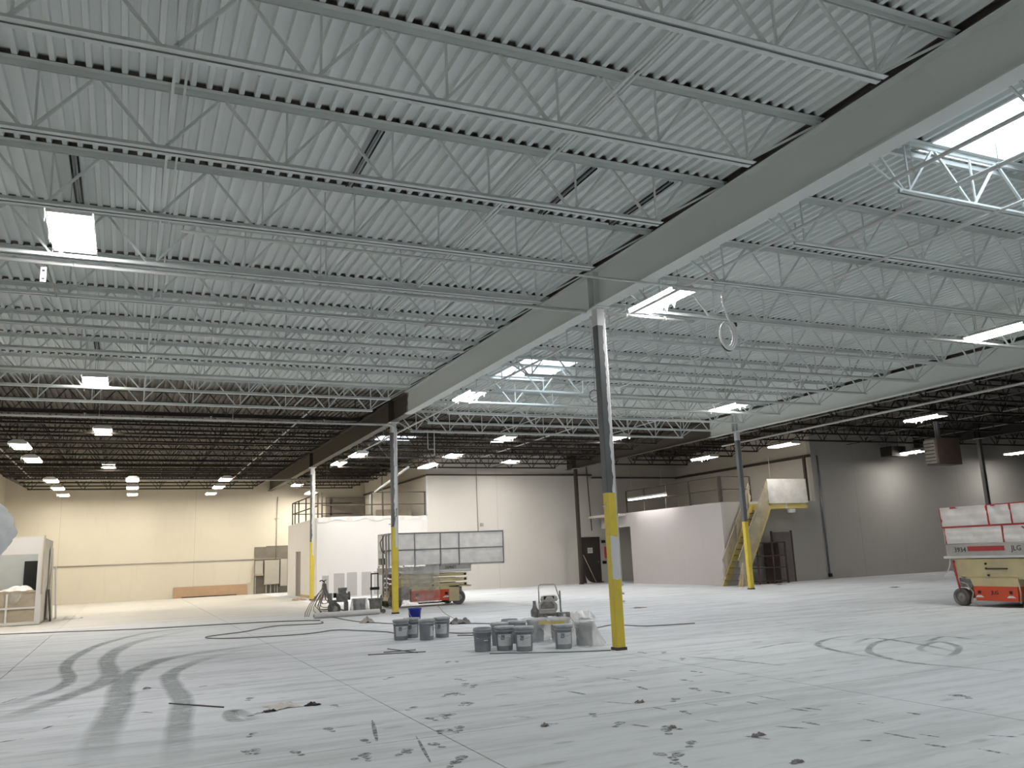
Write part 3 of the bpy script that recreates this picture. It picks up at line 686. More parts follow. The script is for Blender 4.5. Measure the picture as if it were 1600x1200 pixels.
# coil of cable hanging from the joist
t = thing('cable_coil', 'coil of grey cable hanging from the white ceiling right of the nearest column', 'cable', (8.17, 9.9, 4.39))
co = MB(); pts = [(.42, 0, 1.06), (.25, 0, 1.07), (.06, 0, 1.05), (-.02, 0, .9), (-.01, 0, .75), (.05, 0, .55), (.10, 0, .46)]
for i in range(60):
    a = R(60)-i/59*2*math.pi*2.6; rx, rz = .155-.0006*i, .235-.0012*i
    pts.append((.02+rx*math.cos(a), -.03+i*.0012, .25+rz*math.sin(a)))
co.tube(pts, .017, 8); co.build('cable', 'cable_white', t)
c2 = MB().tube([(.05+.14*math.cos(R(a)), .05, .24+.215*math.sin(R(a))) for a in range(0, 361, 15)], .016, 8); c2.build('cable_turn', 'cable', t)
MB().box(.13, .19, -.03, .03, .40, .46).build('tie', 'black', t)
t = thing('cable_coil', 'small dark cable coil hanging left of the nearest column by the skylight', 'cable', (8.95, 15.3, 4.62))
MB().tube([(.13*math.cos(R(a)), 0, .13+.13*math.sin(R(a))) for a in range(0, 721, 20)], .01, 6).build('cable', 'steel_bare', t)
MB().tube([(0, 0, .26), (.02, 0, .9), (0, 0, 1.5)], .006, 5).build('hanging_line', 'steel_bare', t)

# ================================================================== far left: wall fittings
t = thing('wall_conduit', 'thin conduit running level along the cream far wall', 'conduit', (-3.6, YF-.03, 1.82))
MB().cyl((0, 0, 0), (11.2, 0, 0), .025, 6).build('pipe', 'pipe_grey', t)
t = thing('wall_conduit', 'vertical conduit dropping down the cream wall to the grey panels', 'conduit', (7.32, YF-.06, 1.75))
MB().cyl((0, 0, 0), (.05, 0, 3.4), .022, 6).build('pipe', 'pipe_grey', t); MB().box(-.1, .14, -.02, .02, 2.2, 2.24).build('strap', 'pipe_grey', t)
t = thing('electrical_panel', 'grey electrical cabinets on a dark backboard at the far wall', 'panel', (6.2, YF-.02, 0))
MB().box(0, .6, -.02, .0, 0, 2.46).box(.6, 1.75, -.02, 0, 0, 2.5).build('backboard', 'elec_back', t)
for x0, x1, z0, z1, m in [(.02, .42, 1.0, 1.72, 'panel_grey'), (.5, 1.28, .46, 1.74, 'panel_grey'), (1.34, 1.7, .36, 1.78, 'panel_grey')]:
    c = MB().box(x0, x1, -.22, -.02, z0, z1).build('cabinet', m, t); MB().box(x0+.02, x1-.02, -.235, -.22, z0+.03, z1-.03).build('cabinet_door', m, c)
MB().box(.0, .44, -.26, -.02, .95, 1.06).build('ledge', 'tan', t)
for x in (.06, .62, .85, 1.08, 1.2): MB().cyl((x, -.1, 0), (x, -.1, .47 if x > .1 else .97), .035, 8).build('conduit', 'pipe_grey', t)
t = thing('cardboard_strip', 'long tan cardboard sheet leaning along the base of the cream wall', 'cardboard', (2.2, YF-.12, 0))
MB().prism([(0, 0), (-.02, .0), (.08, .55), (.1, .55)], 0, 3.65, 'x').build('sheet', 'cardboard', t); MB().box(.4, 3.1, -.09, -.04, 0, .05).build('baton', 'brown_steel', t)
# white booth at the left edge
t = thing('booth', 'white framed booth with a window opening at the left edge', 'booth', (-2.38, 30.1, 0))
B_ = MB(); B_.box(-3.2, -.15, 0, .12, 2.12, 2.64); B_.box(-.15, 0, 0, .12, .02, 2.64); B_.box(-3.2, -3.05, 0, .12, .02, 2.12)
B_.build('front_frame', 'office_white', t)
MB().box(-.1, 0, .12, 3.2, .05, 2.6).build('side_wall', 'wall', t); MB().box(-3.2, 0, 3.1, 3.2, 0, 2.6).build('back_wall', 'booth_lining', t)
MB().box(-.02, .03, -.04, .0, .9, 2.68).build('edge_strip', 'tan', t)
for z0, z1 in ((.55, .97), (.12, .5)): MB().box(-3.05, -.15, .02, .06, z0, z1).build('lower_panel', 'tan', t)
MB().box(-3.05, -.15, -.01, .05, .49, .54).build('rail', 'white_plastic', t); MB().box(-3.05, -.15, -.01, .05, .02, .09).build('rail', 'white_plastic', t)
MB().box(-.93, -.88, -.03, .02, .02, .95).build('upright', 'white_plastic', t)
MB().box(-3.05, -.15, .0, .6, .97, 1.02).build('sill', 'tan', t)
MB().box(-.78, -.16, 2.9, 3.09, .9, 1.95).build('dark_screen', 'black', t)
w = MB().sheet(lambda u, v: (-.25-.9*u, .28+.3*(v-.5), 1.03+.20*math.sin(math.pi*min(1, u*1.05))**.6*math.sin(math.pi*v)*(1-.55*u)+.02*math.sin(17*u+9*v)), 16, 10).build('plastic_bundle', 'film_dense')
w.location = t.location; tag(w, 'crumpled clear plastic heaped on the sill of the white booth', 'plastic')
w = MB().sheet(lambda u, v: (-.86+.32*u, -.045-.012*math.sin(9*u)*math.sin(6*v), .98-.32*v*(.6+.4*math.sin(3.1*u))), 10, 8).build('plastic_sheet', 'film'); w.location = t.location
tag(w, 'clear plastic flap hanging from the booth sill at the left edge', 'plastic')
for i, (dx, y0, h, m, lab) in enumerate([(.05, 2.0, 2.35, 'wall', 'tall pale board leaning on the right side of the booth'), (.12, 2.9, 1.75, 'office_white', 'shorter white board leaning outside the booth'), (.06, 1.5, 1.0, 'black', 'narrow dark board standing beside the booth')]):
    b = MB().prism([(dx+.1, .0), (dx+.13, .0), (dx+.03, h), (dx, h)], y0, y0+.5, 'y').build('leaning_board', m); b.location = t.location; tag(b, lab, 'board')
# plastic-wrapped work light on a stand, cut by the left edge
t = thing('covered_work_light', 'plastic-bagged lamp head on a stand cut off by the left edge', 'lamp', (-1.10, 8.0, 0))
hd = MB(); rg = random.Random(5); 
def bag(u, v):
    a = 2*math.pi*u; z = 1.62+.50*v; r = .245*math.sin(math.pi*min(1, .12+.80*v))**.8*(1+.06*math.sin(5*a+3*v*6)+.05*math.sin(9*a-11*v))
    return (r*math.cos(a), r*math.sin(a), z)
hd.sheet(bag, 30, 16); hd.build('plastic_bag', 'bag', t)
MB().box(-.13, .13, -.07, .07, 1.78, 2.0).build('lamp_head', 'white_plastic', t)
MB().cyl((0, 0, .25), (0, 0, 1.8), .018, 8).build('pole', 'steel_bare', t)
for a in (200, 310, 80): MB().tube([(0, 0, .75), (.22*math.cos(R(a)), .22*math.sin(R(a)), .012)], .012, 6).build('leg', 'steel_bare', t)

# ================================================================== left mezzanine office
t = thing('mezzanine_office', 'white drywall office block with grey unpainted patches under the left mezzanine', 'office', (7.3, YMID-.1, 0))
OW, OL, OZ = XALC1-7.3-.01, 7.2, 3.38
MB().box(0, OW, 0, .1, 0, OZ).build('front_wall', 'office_white', t)
sw = MB(); sw.box(0, .1, .1, 3.75, 0, OZ); sw.box(0, .1, 5.0, OL, 0, OZ); sw.box(0, .1, 3.75, 5.0, 2.05, OZ); sw.build('side_wall', 'office_white', t)
MB().box(.1, OW, .1, OL, OZ-.15, OZ).build('mezzanine_floor', 'tan', t)
MB().box(.05, .09, 3.75, 5.0, 0, 2.05).build('door', 'door_grey', t)
MB().box(-.012, 0, .1, 3.7, 0, .12).build('baseboard', 'base_trim', t)
for x0, x1, z1 in [(.22, .5, .95), (.72, 1.18, 1.02), (1.28, 1.72, 1.04), (1.92, 2.35, 1.03), (2.45, 2.95, 1.04)]: MB().box(x0, x1, -.006, 0, .06, z1).build('drywall_patch', 'drywall', t)
pf = MB().sheet(lambda u, v: (7.35+4.85*u, YMID-.125-.015*math.sin(40*u)*v, OZ+.035*abs(math.sin(7*u))+.05*math.exp(-((u-.45)/.08)**2)-.22*v*(.55+.45*math.sin(13*u+1)**2)), 60, 4).build('plastic_sheet', 'film_dense')
tag(pf, 'plastic sheeting draped over the front edge of the left mezzanine', 'plastic')
t = thing('guard_rail', 'brown steel guard rail around the left mezzanine', 'railing', (7.36, YMID-.04, OZ))
def rail(mb, a, b, r=.024): return mb.bar(a, b, r*2)
for x in (.16, 2.35, 2.85, 4.8):
    MB().bar((x, 0, 0), (x, 0, 1.08), .05).build('post', 'brown_steel', t)
MB().bar((.16, 0, .54), (4.85, 0, .54), .045).build('rail', 'brown_steel', t); MB().bar((2.3, 0, 1.08), (4.85, 0, 1.08), .045).build('rail', 'brown_steel', t)
MB().bar((.16, 0, .08), (2.4, 0, .08), .04).build('rail', 'brown_steel', t)
for y in (.1, 1.2, 2.8, 4.6, 5.6, 6.3): MB().bar((.0, y, 0), (.0, y, 1.05), .05).build('post', 'brown_steel', t)
for z in (.52, 1.05): MB().bar((0, .1, z), (0, 6.3, z), .045).build('rail', 'brown_steel', t)
MB().bar((0, 6.3, 1.05), (3.0, 6.3, 1.05), .045).build('rail', 'brown_steel', t); MB().bar((0, 6.3, .52), (3.0, 6.3, .52), .045).build('rail', 'brown_steel', t)
# things behind it
tag(MB().box(10.0, 12.2, YF-.12, YF-.02, OZ, 5.1).box(10.0, 10.2, YF-.3, YF-.12, OZ, 5.0).build('dark_partition', 'elec_back'), 'dark panel against the back wall of the left mezzanine', 'panel')
tag(MB().box(10.4, 12.1, 38.4, 38.5, OZ, OZ+.42).build('low_crate', 'tan'), 'low tan board behind the left mezzanine rail', 'board')
t = thing('sprinkler_riser', 'white angled pipe rising over the left mezzanine behind the second column', 'pipe', (9.75, 37.0, OZ))
MB().tube([(0, 0, 0), (0, 0, .95), (.08, -.2, 1.06), (.4, -4.5, 1.75)], .045, 8).build('pipe', 'pipe_white', t)
tag(MB().cyl((11.3, YMID+4, OZ), (11.3, YMID+4, 5.9), .04, 8).build('vertical_pipe', 'pipe_white'), 'white vertical pipe inside the left mezzanine alcove', 'pipe')
tag(MB().box(XALC1-.02, XALC1+.08, YMID-.05, YMID-.005, OZ+.05, 5.16).build('corner_trim', 'pipe_white'), 'white vertical trim at the edge of the middle wall and mezzanine', 'trim')

# ================================================================== middle wall fittings
tag(MB().cyl((14.72, YMID-.04, 2.35), (14.72, YMID-.04, 5.9), .018, 6).build('wall_conduit', 'pipe_grey'), 'thin vertical conduit on the white middle wall above the scissor lift', 'conduit')
tag(MB().box(14.85, 15.0, YMID-.05, YMID, 2.85, 3.0).build('junction_box', 'pipe_grey'), 'tiny junction box on the white middle wall', 'box')
tag(MB().cyl((20.72, YMID-.08, 2.5), (20.6, YMID-.08, 5.9), .022, 6).build('wall_conduit', 'brown_steel'), 'dark vertical conduit above the dark door', 'conduit')
t = thing('exit_door', 'dark metal door with a paper notice beside the brown column', 'door', (20.15, YMID-.02, 0))
MB().box(0, .92, -.03, .02, 0, 2.13).build('leaf', 'door_dark', t); MB().box(-.06, 0, -.05, .02, 0, 2.19).box(.92, .98, -.05, .02, 0, 2.19).box(0, .92, -.05, .02, 2.13, 2.19).build('frame', 'door_dark', t)
MB().box(.28, .56, -.034, -.03, 1.42, 1.68).build('notice', 'paper', t); MB().lathe([(.001, -.05), (.03, -.045), (.03, -.02), (.001, 0)], 10, (.84, -.03, 1.0), 'y').build('handle', 'chrome', t)
for z in (1.6, 1.55, 1.5): MB().box(.32, .52, -.037, -.034, z-.006, z+.006).build('printed_line', 'ink', t)
MB().box(-.25, 1.05, -.12, -.02, 0, .05).build('threshold', 'brown_steel', t)
t = thing('broom_handle', 'pale wooden stick leaning against the dark door', 'stick', (20.42, YMID-.32, 0))
MB().cyl((.25, 0, .02), (-.28, .20, 1.35), .016, 6).build('stick', 'rod_wood', t)
tag(MB().sheet(lambda u, v: (20.15+.5*u*(1-v*.8), YMID-.36+.2*v, .01+.45*v*(1-u)), 8, 8).build('plastic_scrap', 'film_dense'), 'scrap of plastic at the foot of the dark door', 'plastic')
t = thing('wall_device', 'small black alarm devices on the wall right of the dark door', 'device', (21.35, YMID-.03, 0))
for z in (1.95, .95): MB().box(-.09, .09, -.06, .03, z-.07, z+.07).build('box', 'black', t)
MB().box(.05, .25, -.12, .03, 1.15, 1.7).build('cylinder_bracket', 'red', t)

# ================================================================== right mezzanine block
BX, BY, BZ = 21.0, 26.75, 3.18
t = thing('storage_block', 'pale room block with a doorway under the right mezzanine', 'room', (BX, BY, 0))
sw = MB(); sw.box(0, .12, 0, 6.7, 0, BZ); sw.box(0, .12, 6.7, 9.3, 2.55, BZ); sw.build('long_wall', 'block_wall', t)
MB().box(.12, XALC2-BX+.05, 0, .12, 0, BZ).build('short_wall', 'wall_grey', t)
MB().box(.12, XALC2-BX, .12, 9.75, BZ-.16, BZ-.02).build('mezzanine_floor', 'tan', t)
MB().box(.12, 2.5, 6.6, 6.7, 0, 2.9).build('inner_wall', 'wall', t)
MB().box(-.7, .0, 7.0, 9.3, BZ-.12, BZ-.02).build('landing', 'wall', t)
d = MB().box(2.35, 3.3, -.05, .0, 0, 1.95).build('door', 'door_grey', t); MB().box(2.29, 2.35, -.06, 0, 0, 2.0).box(3.3, 3.36, -.06, 0, 0, 2.0).build('door_frame', 'shelf_steel', t)
t = thing('guard_rail', 'brown steel guard rail along the right mezzanine', 'railing', (BX+.06, BY+.06, BZ))
for y in (0, 2.0, 3.7, 5.4, 6.9): MB().bar((0, y, 0), (0, y, 1.0), .05 if y else .12).build('post', 'brown_steel', t)
for z in (.5, 1.0): MB().bar((0, 0, z), (0, 6.9, z), .04).build('rail', 'brown_steel', t); MB().bar((0, 0, z), (1.5, 0, z), .04).build('rail', 'brown_steel', t)
MB().bar((1.5, 0, 0), (1.5, 0, 1.0), .05).build('post', 'brown_steel', t)
# stair and landing wrapped in plastic
t = thing('staircase', 'steel staircase wrapped in yellowish plastic up to the right mezzanine', 'staircase', (20.62, 25.65, 0))
n = 13; run, rise = 1.78, 2.95
for y in (0, .95): MB().prism([(0, 0), (.28, 0), (run+.1, rise-.1), (run+.1, rise+.12), (run-.1, rise+.12)], y-.025, y+.025, 'y').build('stringer', 'stair_yellow', t)
for i in range(n-1): MB().box(.1+i*run/n, .1+(i+1)*run/n+.03, .03, .92, (i+1)*rise/n-.03, (i+1)*rise/n).build('tread', 'shelf_steel', t)
for y in (0, .95):
    MB().bar((.1, y, .95), (run-.05, y, rise+.85), .045).build('handrail', 'tan', t)
    for q in (.05, .5, .95): MB().bar((.12+q*(run-.2), y, q*rise), (.12+q*(run-.2), y, q*rise+.9), .04).build('baluster', 'tan', t)
MB().sheet(lambda u, v: (.12+(run-.15)*u+.03*math.sin(19*v), -.05-.02*math.sin(23*u+5*v), u*rise-.18*(1-v)+(.98+.03*math.sin(15*u))*v), 24, 10).build('plastic_wrap', 'film_yellow', t)
MB().sheet(lambda u, v: (.12+(run-.15)*u+.03*math.sin(17*v), .99+.02*math.sin(21*u+5*v), u*rise-.1*(1-v)+.97*v), 24, 10).build('plastic_wrap', 'film_yellow', t)
MB().box(run, run+1.95, -.02, 1.05, rise-.12, rise+.12).build('landing', 'stair_yellow', t)
for x, y in ((run+.05, 0), (run+1.0, 0), (run+1.9, 0), (run+1.9, 1.0)): MB().bar((x, y, rise), (x, y, rise+1.0), .05).build('landing_post', 'stair_yellow', t)
for z in (.5, 1.0): MB().bar((run+.05, 0, rise+z), (run+1.9, 0, rise+z), .045).build('landing_rail', 'stair_yellow', t)
MB().sheet(lambda u, v: (run-.02+1.96*u, -.06-.012*math.sin(14*u+3*v), rise+.08+.94*v), 16, 8).build('landing_plastic', 'film_dense', t)
MB().sheet(lambda u, v: (run+1.93, -.05+1.05*u, rise+.08+.94*v), 6, 6).build('landing_plastic', 'film_dense', t)
MB().bar((run+.85, .0, rise+.1), (run+.85, .0, rise-.12), .08).box(run+1.0, run+1.25, -.06, .1, rise-.28, rise-.14).build('lamp_bracket', 'pipe_white', t)
MB().bar((run+1.1, 1.0, rise+1.0), (run+1.1, 1.0, 4.95), .012).build('wire', 'pipe_grey', t)
tag(MB().bar((25.7, YRT+.1, BZ), (25.7, YRT+.1, 5.02), .10).bar((24.9, YRT+.1, 4.05), (25.65, YRT+.1, 4.05), .06).bar((24.9, YRT+.1, BZ), (24.9, YRT+.1, 4.02), .06).build('steel_post', 'brown_steel'), 'brown steel post and stub above the stair landing', 'post')
t = thing('metal_shelf', 'dark metal shelving unit under the stairs', 'shelf', (22.0, 26.1, 0))
for x in (0, .75, 1.4):
    for y in (0, .42): MB().bar((x, y, 0), (x, y, 1.58), .05).build('upright', 'shelf_steel', t)
for z in (.1, .6, 1.05, 1.55): MB().box(0, 1.4, 0, .42, z-.02, z+.02).build('shelf_board', 'shelf_steel', t)
MB().box(.75, 1.4, .4, .43, .1, 1.55).build('back_panel', 'shelf_steel', t)
t = thing('step_ladder', 'small wooden trestle at the foot of the wrapped stairs', 'trestle', (20.45, 25.2, 0))
for x in (0, .4):
    MB().bar((x, 0, 0), (.2, .12, .85), .035).build('leg', 'rod_wood', t); MB().bar((x, .26, 0), (.2, .14, .85), .035).build('leg', 'rod_wood', t)
MB().bar((.05, 0, .3), (.35, 0, .3), .03).build('brace', 'rod_wood', t); MB().bar((.05, .26, .3), (.35, .26, .3), .03).build('brace', 'rod_wood', t)
t = thing('wall_conduit', 'long vertical conduit on the grey right wall beside the landing', 'conduit', (26.3, YRT-.04, .08))
MB().cyl((0, 0, 0), (0, 0, 5.0), .035, 8).build('pipe', 'steel_bare', t); MB().box(-.07, .07, -.06, .03, 0, .14).build('outlet_box', 'black', t)
# hanging heaters at right
t = thing('unit_heater', 'brown box-shaped unit heater hanging from the dark right ceiling', 'heater', (25.2, 20.2, 3.95))
MB().box(.1, 1.22, 0, .5, 0, .92).build('casing', 'heater', t); MB().box(0, .1, .03, .47, .05, .85).build('fan_guard', 'elec_back', t)
for i in range(6): MB().box(-.03, 0, .06, .44, .12+i*.12, .15+i*.12).build('louvre', 'dark_steel', t)
for x in (.2, 1.1):
    for y in (.06, .44): MB().cyl((x, y, .92), (x, y, Z_DECK-3.95), .012, 6).build('hanger_rod', 'dark_steel', t)
MB().cyl((.5, .25, .92), (.5, .25, Z_DECK-3.95), .09, 14).build('flue', 'steel_bare', t)
t = thing('duct_box', 'dark duct box hanging near the top of the grey right wall', 'duct', (29.6, 25.9, 5.0))
MB().box(0, .85, 0, .6, 0, .4).build('casing', 'dark_steel', t); MB().box(-.05, .9, -.04, 0, -.03, .05).build('flange', 'dark_steel', t)
for x in (.1, .75): MB().cyl((x, .3, .4), (x, .3, Z_DECK-5.0), .012, 6).build('hanger_rod', 'dark_steel', t)

# ================================================================== scissor lifts
def wheel(t, x, y, r, w=.16):
    wh = MB().lathe([(r*.62, -w/2), (r*.92, -w/2), (r, -w*.32), (r, w*.32), (r*.92, w/2), (r*.62, w/2)], 22, (x, y, r), 'y').build('wheel', 'rubber', t)
    MB().lathe([(.001, -w*.36), (r*.25, -w*.4), (r*.3, -w*.25), (r*.62, -w*.3), (r*.62, w*.3), (.001, w*.3)], 18, (x, y, r), 'y').build('wheel_hub', 'lift_grey', wh)
    MB().lathe([(.001, -w*.5), (r*.16, -w*.5), (r*.2, -w*.36)], 10, (x, y, r), 'y').build('hub_cap', 'engine', wh)
def lumpy(x0, x1, z0, z1, y, seed, amp=.012, nu=12, nv=8):
    rg = random.Random(seed); ph = [rg.uniform(0, 6.3) for _ in range(4)]
    return MB().sheet(lambda u, v: (x0+(x1-x0)*u, y-amp*(math.sin(7*u+ph[0])+math.sin(5*v+9*u+ph[1])+.6*math.sin(15*v+ph[2])), z0+(z1-z0)*v), nu, nv)

# ---- left lift (grey film on the basket)
D = 1.25
t = thing('scissor_lift', 'scissor lift with plastic-wrapped basket and orange tray behind the second column', 'scissor lift', (7.5, 26.2, 0))
for x in (.22, 2.32):
    for y in (.1, D-.1): wheel(t, x, y, .23)
MB().box(.05, 2.5, .22, D-.22, .22, .55).build('chassis', 'cream', t)
MB().box(.1, .62, -.02, .2, .25, .62).build('motor_cover', 'elec_back', t)
tr = MB().prism([(.72, .16), (1.98, .16), (1.98, .50), (.72, .50)], .0, .2, 'y').build('battery_tray', 'orange', t)
for x in (.9, 1.88): MB().box(x-.05, x+.05, -.012, 0, .33, .42).build('latch', 'black', tr)
for x in (.9, 1.86): MB().add([(x-.12, -.006, .25), (x+.1, -.006, .25), (x+.1, -.006, .30), (x-.02, -.006, .30)], [(0, 1, 2, 3)]).build('arrow_mark', 'arrow_white', tr)
MB().box(.95, 1.98, .02, .06, .09, .14).build('pothole_guard', 'black', t); MB().box(.72, 2.0, -.01, .3, .50, .57).build('tray_top', 'cream', t)
MB().box(1.98, 2.32, .0, .25, .12, .62).build('leg_plate', 'cream', t)
MB().cyl((2.38, .1, .4), (2.38, .1, .62), .07, 10).build('steering_pivot', 'engine', t)
for i, z in enumerate((.64, .80, .95)):
    for y in (.06, D-.14):
        MB().prism([(.28+.02*i, z-.06), (2.62, z-.075+.02*i), (2.62, z+.055), (.28, z+.07)], y, y+.06, 'y').build('scissor_arm', 'cream', t)
    MB().cyl((2.56, .03, z), (2.56, D-.05, z), .035, 10).build('pivot_pin', 'black', t)
    MB().cyl((1.45, .03, z), (1.45, D-.05, z), .03, 10).build('pivot_pin', 'black', t)
MB().box(.1, 2.75, 0, D, .56, .60).build('sub_frame', 'cream', t)
pl = MB().box(-.05, 2.76, 0, D, 1.04, 1.24).build('platform', 'lift_grey', t)
MB().box(1.6, 3.96, .04, D-.04, 1.24, 1.34).build('extension_deck', 'lift_grey', t)
MB().box(-.02, 2.74, -.01, 0, 1.06, 1.12).build('toe_strip', 'white_plastic', t)
Z0, Z1, Z2 = 1.30, 1.78, 2.30
for y in (.02, D-.02):
    for x in (.0, .85, 1.72, 2.36, 3.94): MB().bar((x, y, Z0-.05), (x, y, Z2), .04).build('rail_post', 'steel_bare', t)
    for z in (Z1, Z2): MB().bar((0, y, z), (3.94, y, z), .04).build('guard_rail', 'steel_bare', t)
for x in (0, 3.94):
    for z in (Z1, Z2): MB().bar((x, .02, z), (x, D-.02, z), .04).build('guard_rail', 'steel_bare', t)
for i, (a, b) in enumerate(((.03, .83), (.87, 1.70), (1.74, 2.34), (2.38, 3.92))):
    for z0, z1 in ((Z0, Z1-.02), (Z1+.02, Z2-.01)): lumpy(a, b, z0, z1, .01, i*7+int(z0*10), .006).build('plastic_panel', 'film_dense', t)
    lumpy(a, b, Z0, Z2, D-.02, i+40, .006).build('plastic_panel', 'film_dense', t)
MB().sheet(lambda u, v: (3.955, .03+(D-.06)*u, Z0+(Z2-Z0)*v), 4, 4).build('plastic_panel', 'film_dense', t)
lumpy(.35, 1.62, .12, 1.28, -.10, 3, .02, 18, 16).build('plastic_drape', 'film', t)
text('2646ES', .13, 'ink', t, (2.05, -.004, 1.19), (R(90), 0, 0))
# operator end: ladder, hoses and control box
for y in (.12, .5): MB().bar((-.06, y, .35), (-.06, y, 2.28), .05).build('ladder_rail', 'lift_grey', t)
for i in range(6): MB().bar((-.06, .12, .45+i*.14), (-.06, .5, .45+i*.14), .035).build('ladder_rung', 'engine', t)
MB().tube([(-.08, .3, 2.25), (-.2, .3, 2.05), (-.16, .3, 1.8), (-.05, .3, 1.7)], .018, 6).build('hose_loop', 'cable', t)
MB().box(-.1, .06, .55, .85, 1.35, 1.55).build('control_box', 'engine', t)
for z in (1.0, .85, .72, .58): MB().box(-.12, .02, .1, .3, z-.05, z+.05).build('hydraulic_block', 'engine', t)
MB().sheet(lambda u, v: (-.03, .5+.7*u, Z0+(Z2-Z0)*v), 4, 4).build('plastic_panel', 'film_dense', t)

# ---- right lift (red rails), long side facing the camera's left
t = thing('scissor_lift', 'scissor lift with red rails, white plastic basket and orange tray at the right edge', 'scissor lift', (16.7, 13.5, 0), R(-90))
D = 1.7; LX = 2.75
for x in (.2, 2.5):
    for y in (.09, D-.09): wheel(t, x, y, .19, .18)
MB().box(.3, 2.45, .2, D-.2, .16, .45).build('chassis', 'elec_back', t)
tr = MB().prism([(.60, .13), (1.56, .13), (1.58, .43), (.57, .43)], -.02, .2, 'y').build('battery_tray', 'orange', t)
for x in (.70, 1.42):
    MB().box(x-.03, x+.03, -.032, -.02, .28, .34).build('latch', 'black', tr); MB().add([(x-.10, -.027, .20), (x+.10, -.027, .20), (x+.05, -.027, .245), (x-.05, -.027, .245)], [(0, 1, 2, 3)]).build('arrow_mark', 'arrow_white', tr)
text('JLG', .11, 'ink', tr, (1.06, -.026, .30), (R(90), 0, 0))
MB().prism([(.5, .60), (.56, .43), (1.6, .43), (1.6, .60)], .0, .25, 'y').build('tray_hood', 'cream', t)
MB().box(.12, LX, .02, .10, .63, 1.0).build('side_panel', 'cream', t); MB().box(.14, LX, .2, D-.2, .60, 1.0).build('scissor_stack', 'cream', t)
MB().box(.38, LX, .03, .12, .58, .63).build('lower_beam', 'cream', t)
for x, z in ((.15, .95), (.15, .84), (.16, .74), (.92, .90), (.92, .80), (.95, .66)): MB().cyl((x, .03, z), (x, -.01, z), .022, 8).build('bolt', 'black', t)
MB().box(.95, 1.4, -.01, .02, .78, .81).build('slot', 'brown_steel', t)
MB().bar((.22, .0, .36), (.14, .0, .98), .03).build('side_brace', 'red', t)
MB().box(.2, .5, .05, .5, .40, .60).build('hydraulics', 'engine', t)
MB().tube([(.25, .0, .52), (.42, -.03, .48), (.55, -.02, .3), (.5, -.05, .1), (.7, -.05, .03)], .012, 6).build('hose', 'tan', t)
MB().tube([(1.6, .0, .5), (1.64, -.03, .3), (1.6, -.02, .1)], .014, 6).build('hose', 'tan', t)
MB().box(-.08, LX, 0, D, 1.02, 1.07).build('platform_edge', 'white_plastic', t); MB().box(.02, LX, -.01, D, 1.07, 1.32).build('platform', 'lift_grey', t)
MB().box(.56, 1.42, -.016, -.01, 1.17, 1.27).build('stripe', 'red', t)
text('3934', .15, 'ink', t, (.37, -.013, 1.20), (R(90), 0, 0)); text('JLG', .15, 'ink', t, (1.68, -.013, 1.21), (R(90), 0, 0))
Z0, Z1, Z2 = 1.34, 1.70, 2.12
for y in (.02, D-.02):
    for x, a, b in ((.05, Z0, Z1), (.0, Z1, Z2), (1.15, Z1, Z2), (1.68, Z1, Z2), (1.43, Z0, Z1), (2.7, Z0, Z2)): MB().bar((x, y, a), (x-.02*(a > Z0+.1), y, b), .045).build('rail_post', 'red', t)
    MB().bar((.03, y, Z1), (2.7, y, Z1), .04).build('guard_rail', 'red', t); MB().bar((-.03, y, Z2), (2.7, y, Z2), .04).build('guard_rail', 'red', t)
MB().bar((1.8, .0, Z1), (2.1, .0, Z0+.15), .035).build('brace', 'red', t)
for z in (Z1, Z2): MB().bar((.0, .02, z), (.0, D-.02, z), .04).build('guard_rail', 'red', t)
for i, (a, b, z0, z1) in enumerate(((.0, 1.13, Z1+.02, Z2+.02), (1.17, 1.66, Z1+.02, Z2), (1.7, 2.68, Z1+.02, Z2), (.06, 1.41, Z0, Z1-.02), (1.45, 2.68, Z0, Z1-.02))):
    lumpy(a, b, z0, z1, -.008, i+11, .007).build('plastic_panel', 'film_dense', t)
lumpy(.0, 2.68, Z0, Z2, D-.03, 50, .006).build('plastic_panel', 'film_dense', t)
MB().sheet(lambda u, v: (-.02, .03+(D-.06)*u, Z0+(Z2-Z0)*v), 4, 4).build('plastic_panel', 'film_dense', t)
MB().sheet(lambda u, v: (.08-.22*v**2-.04*u, -.02+.1*u, 1.04-.42*v), 4, 8).build('plastic_strip', 'film_dense', t)

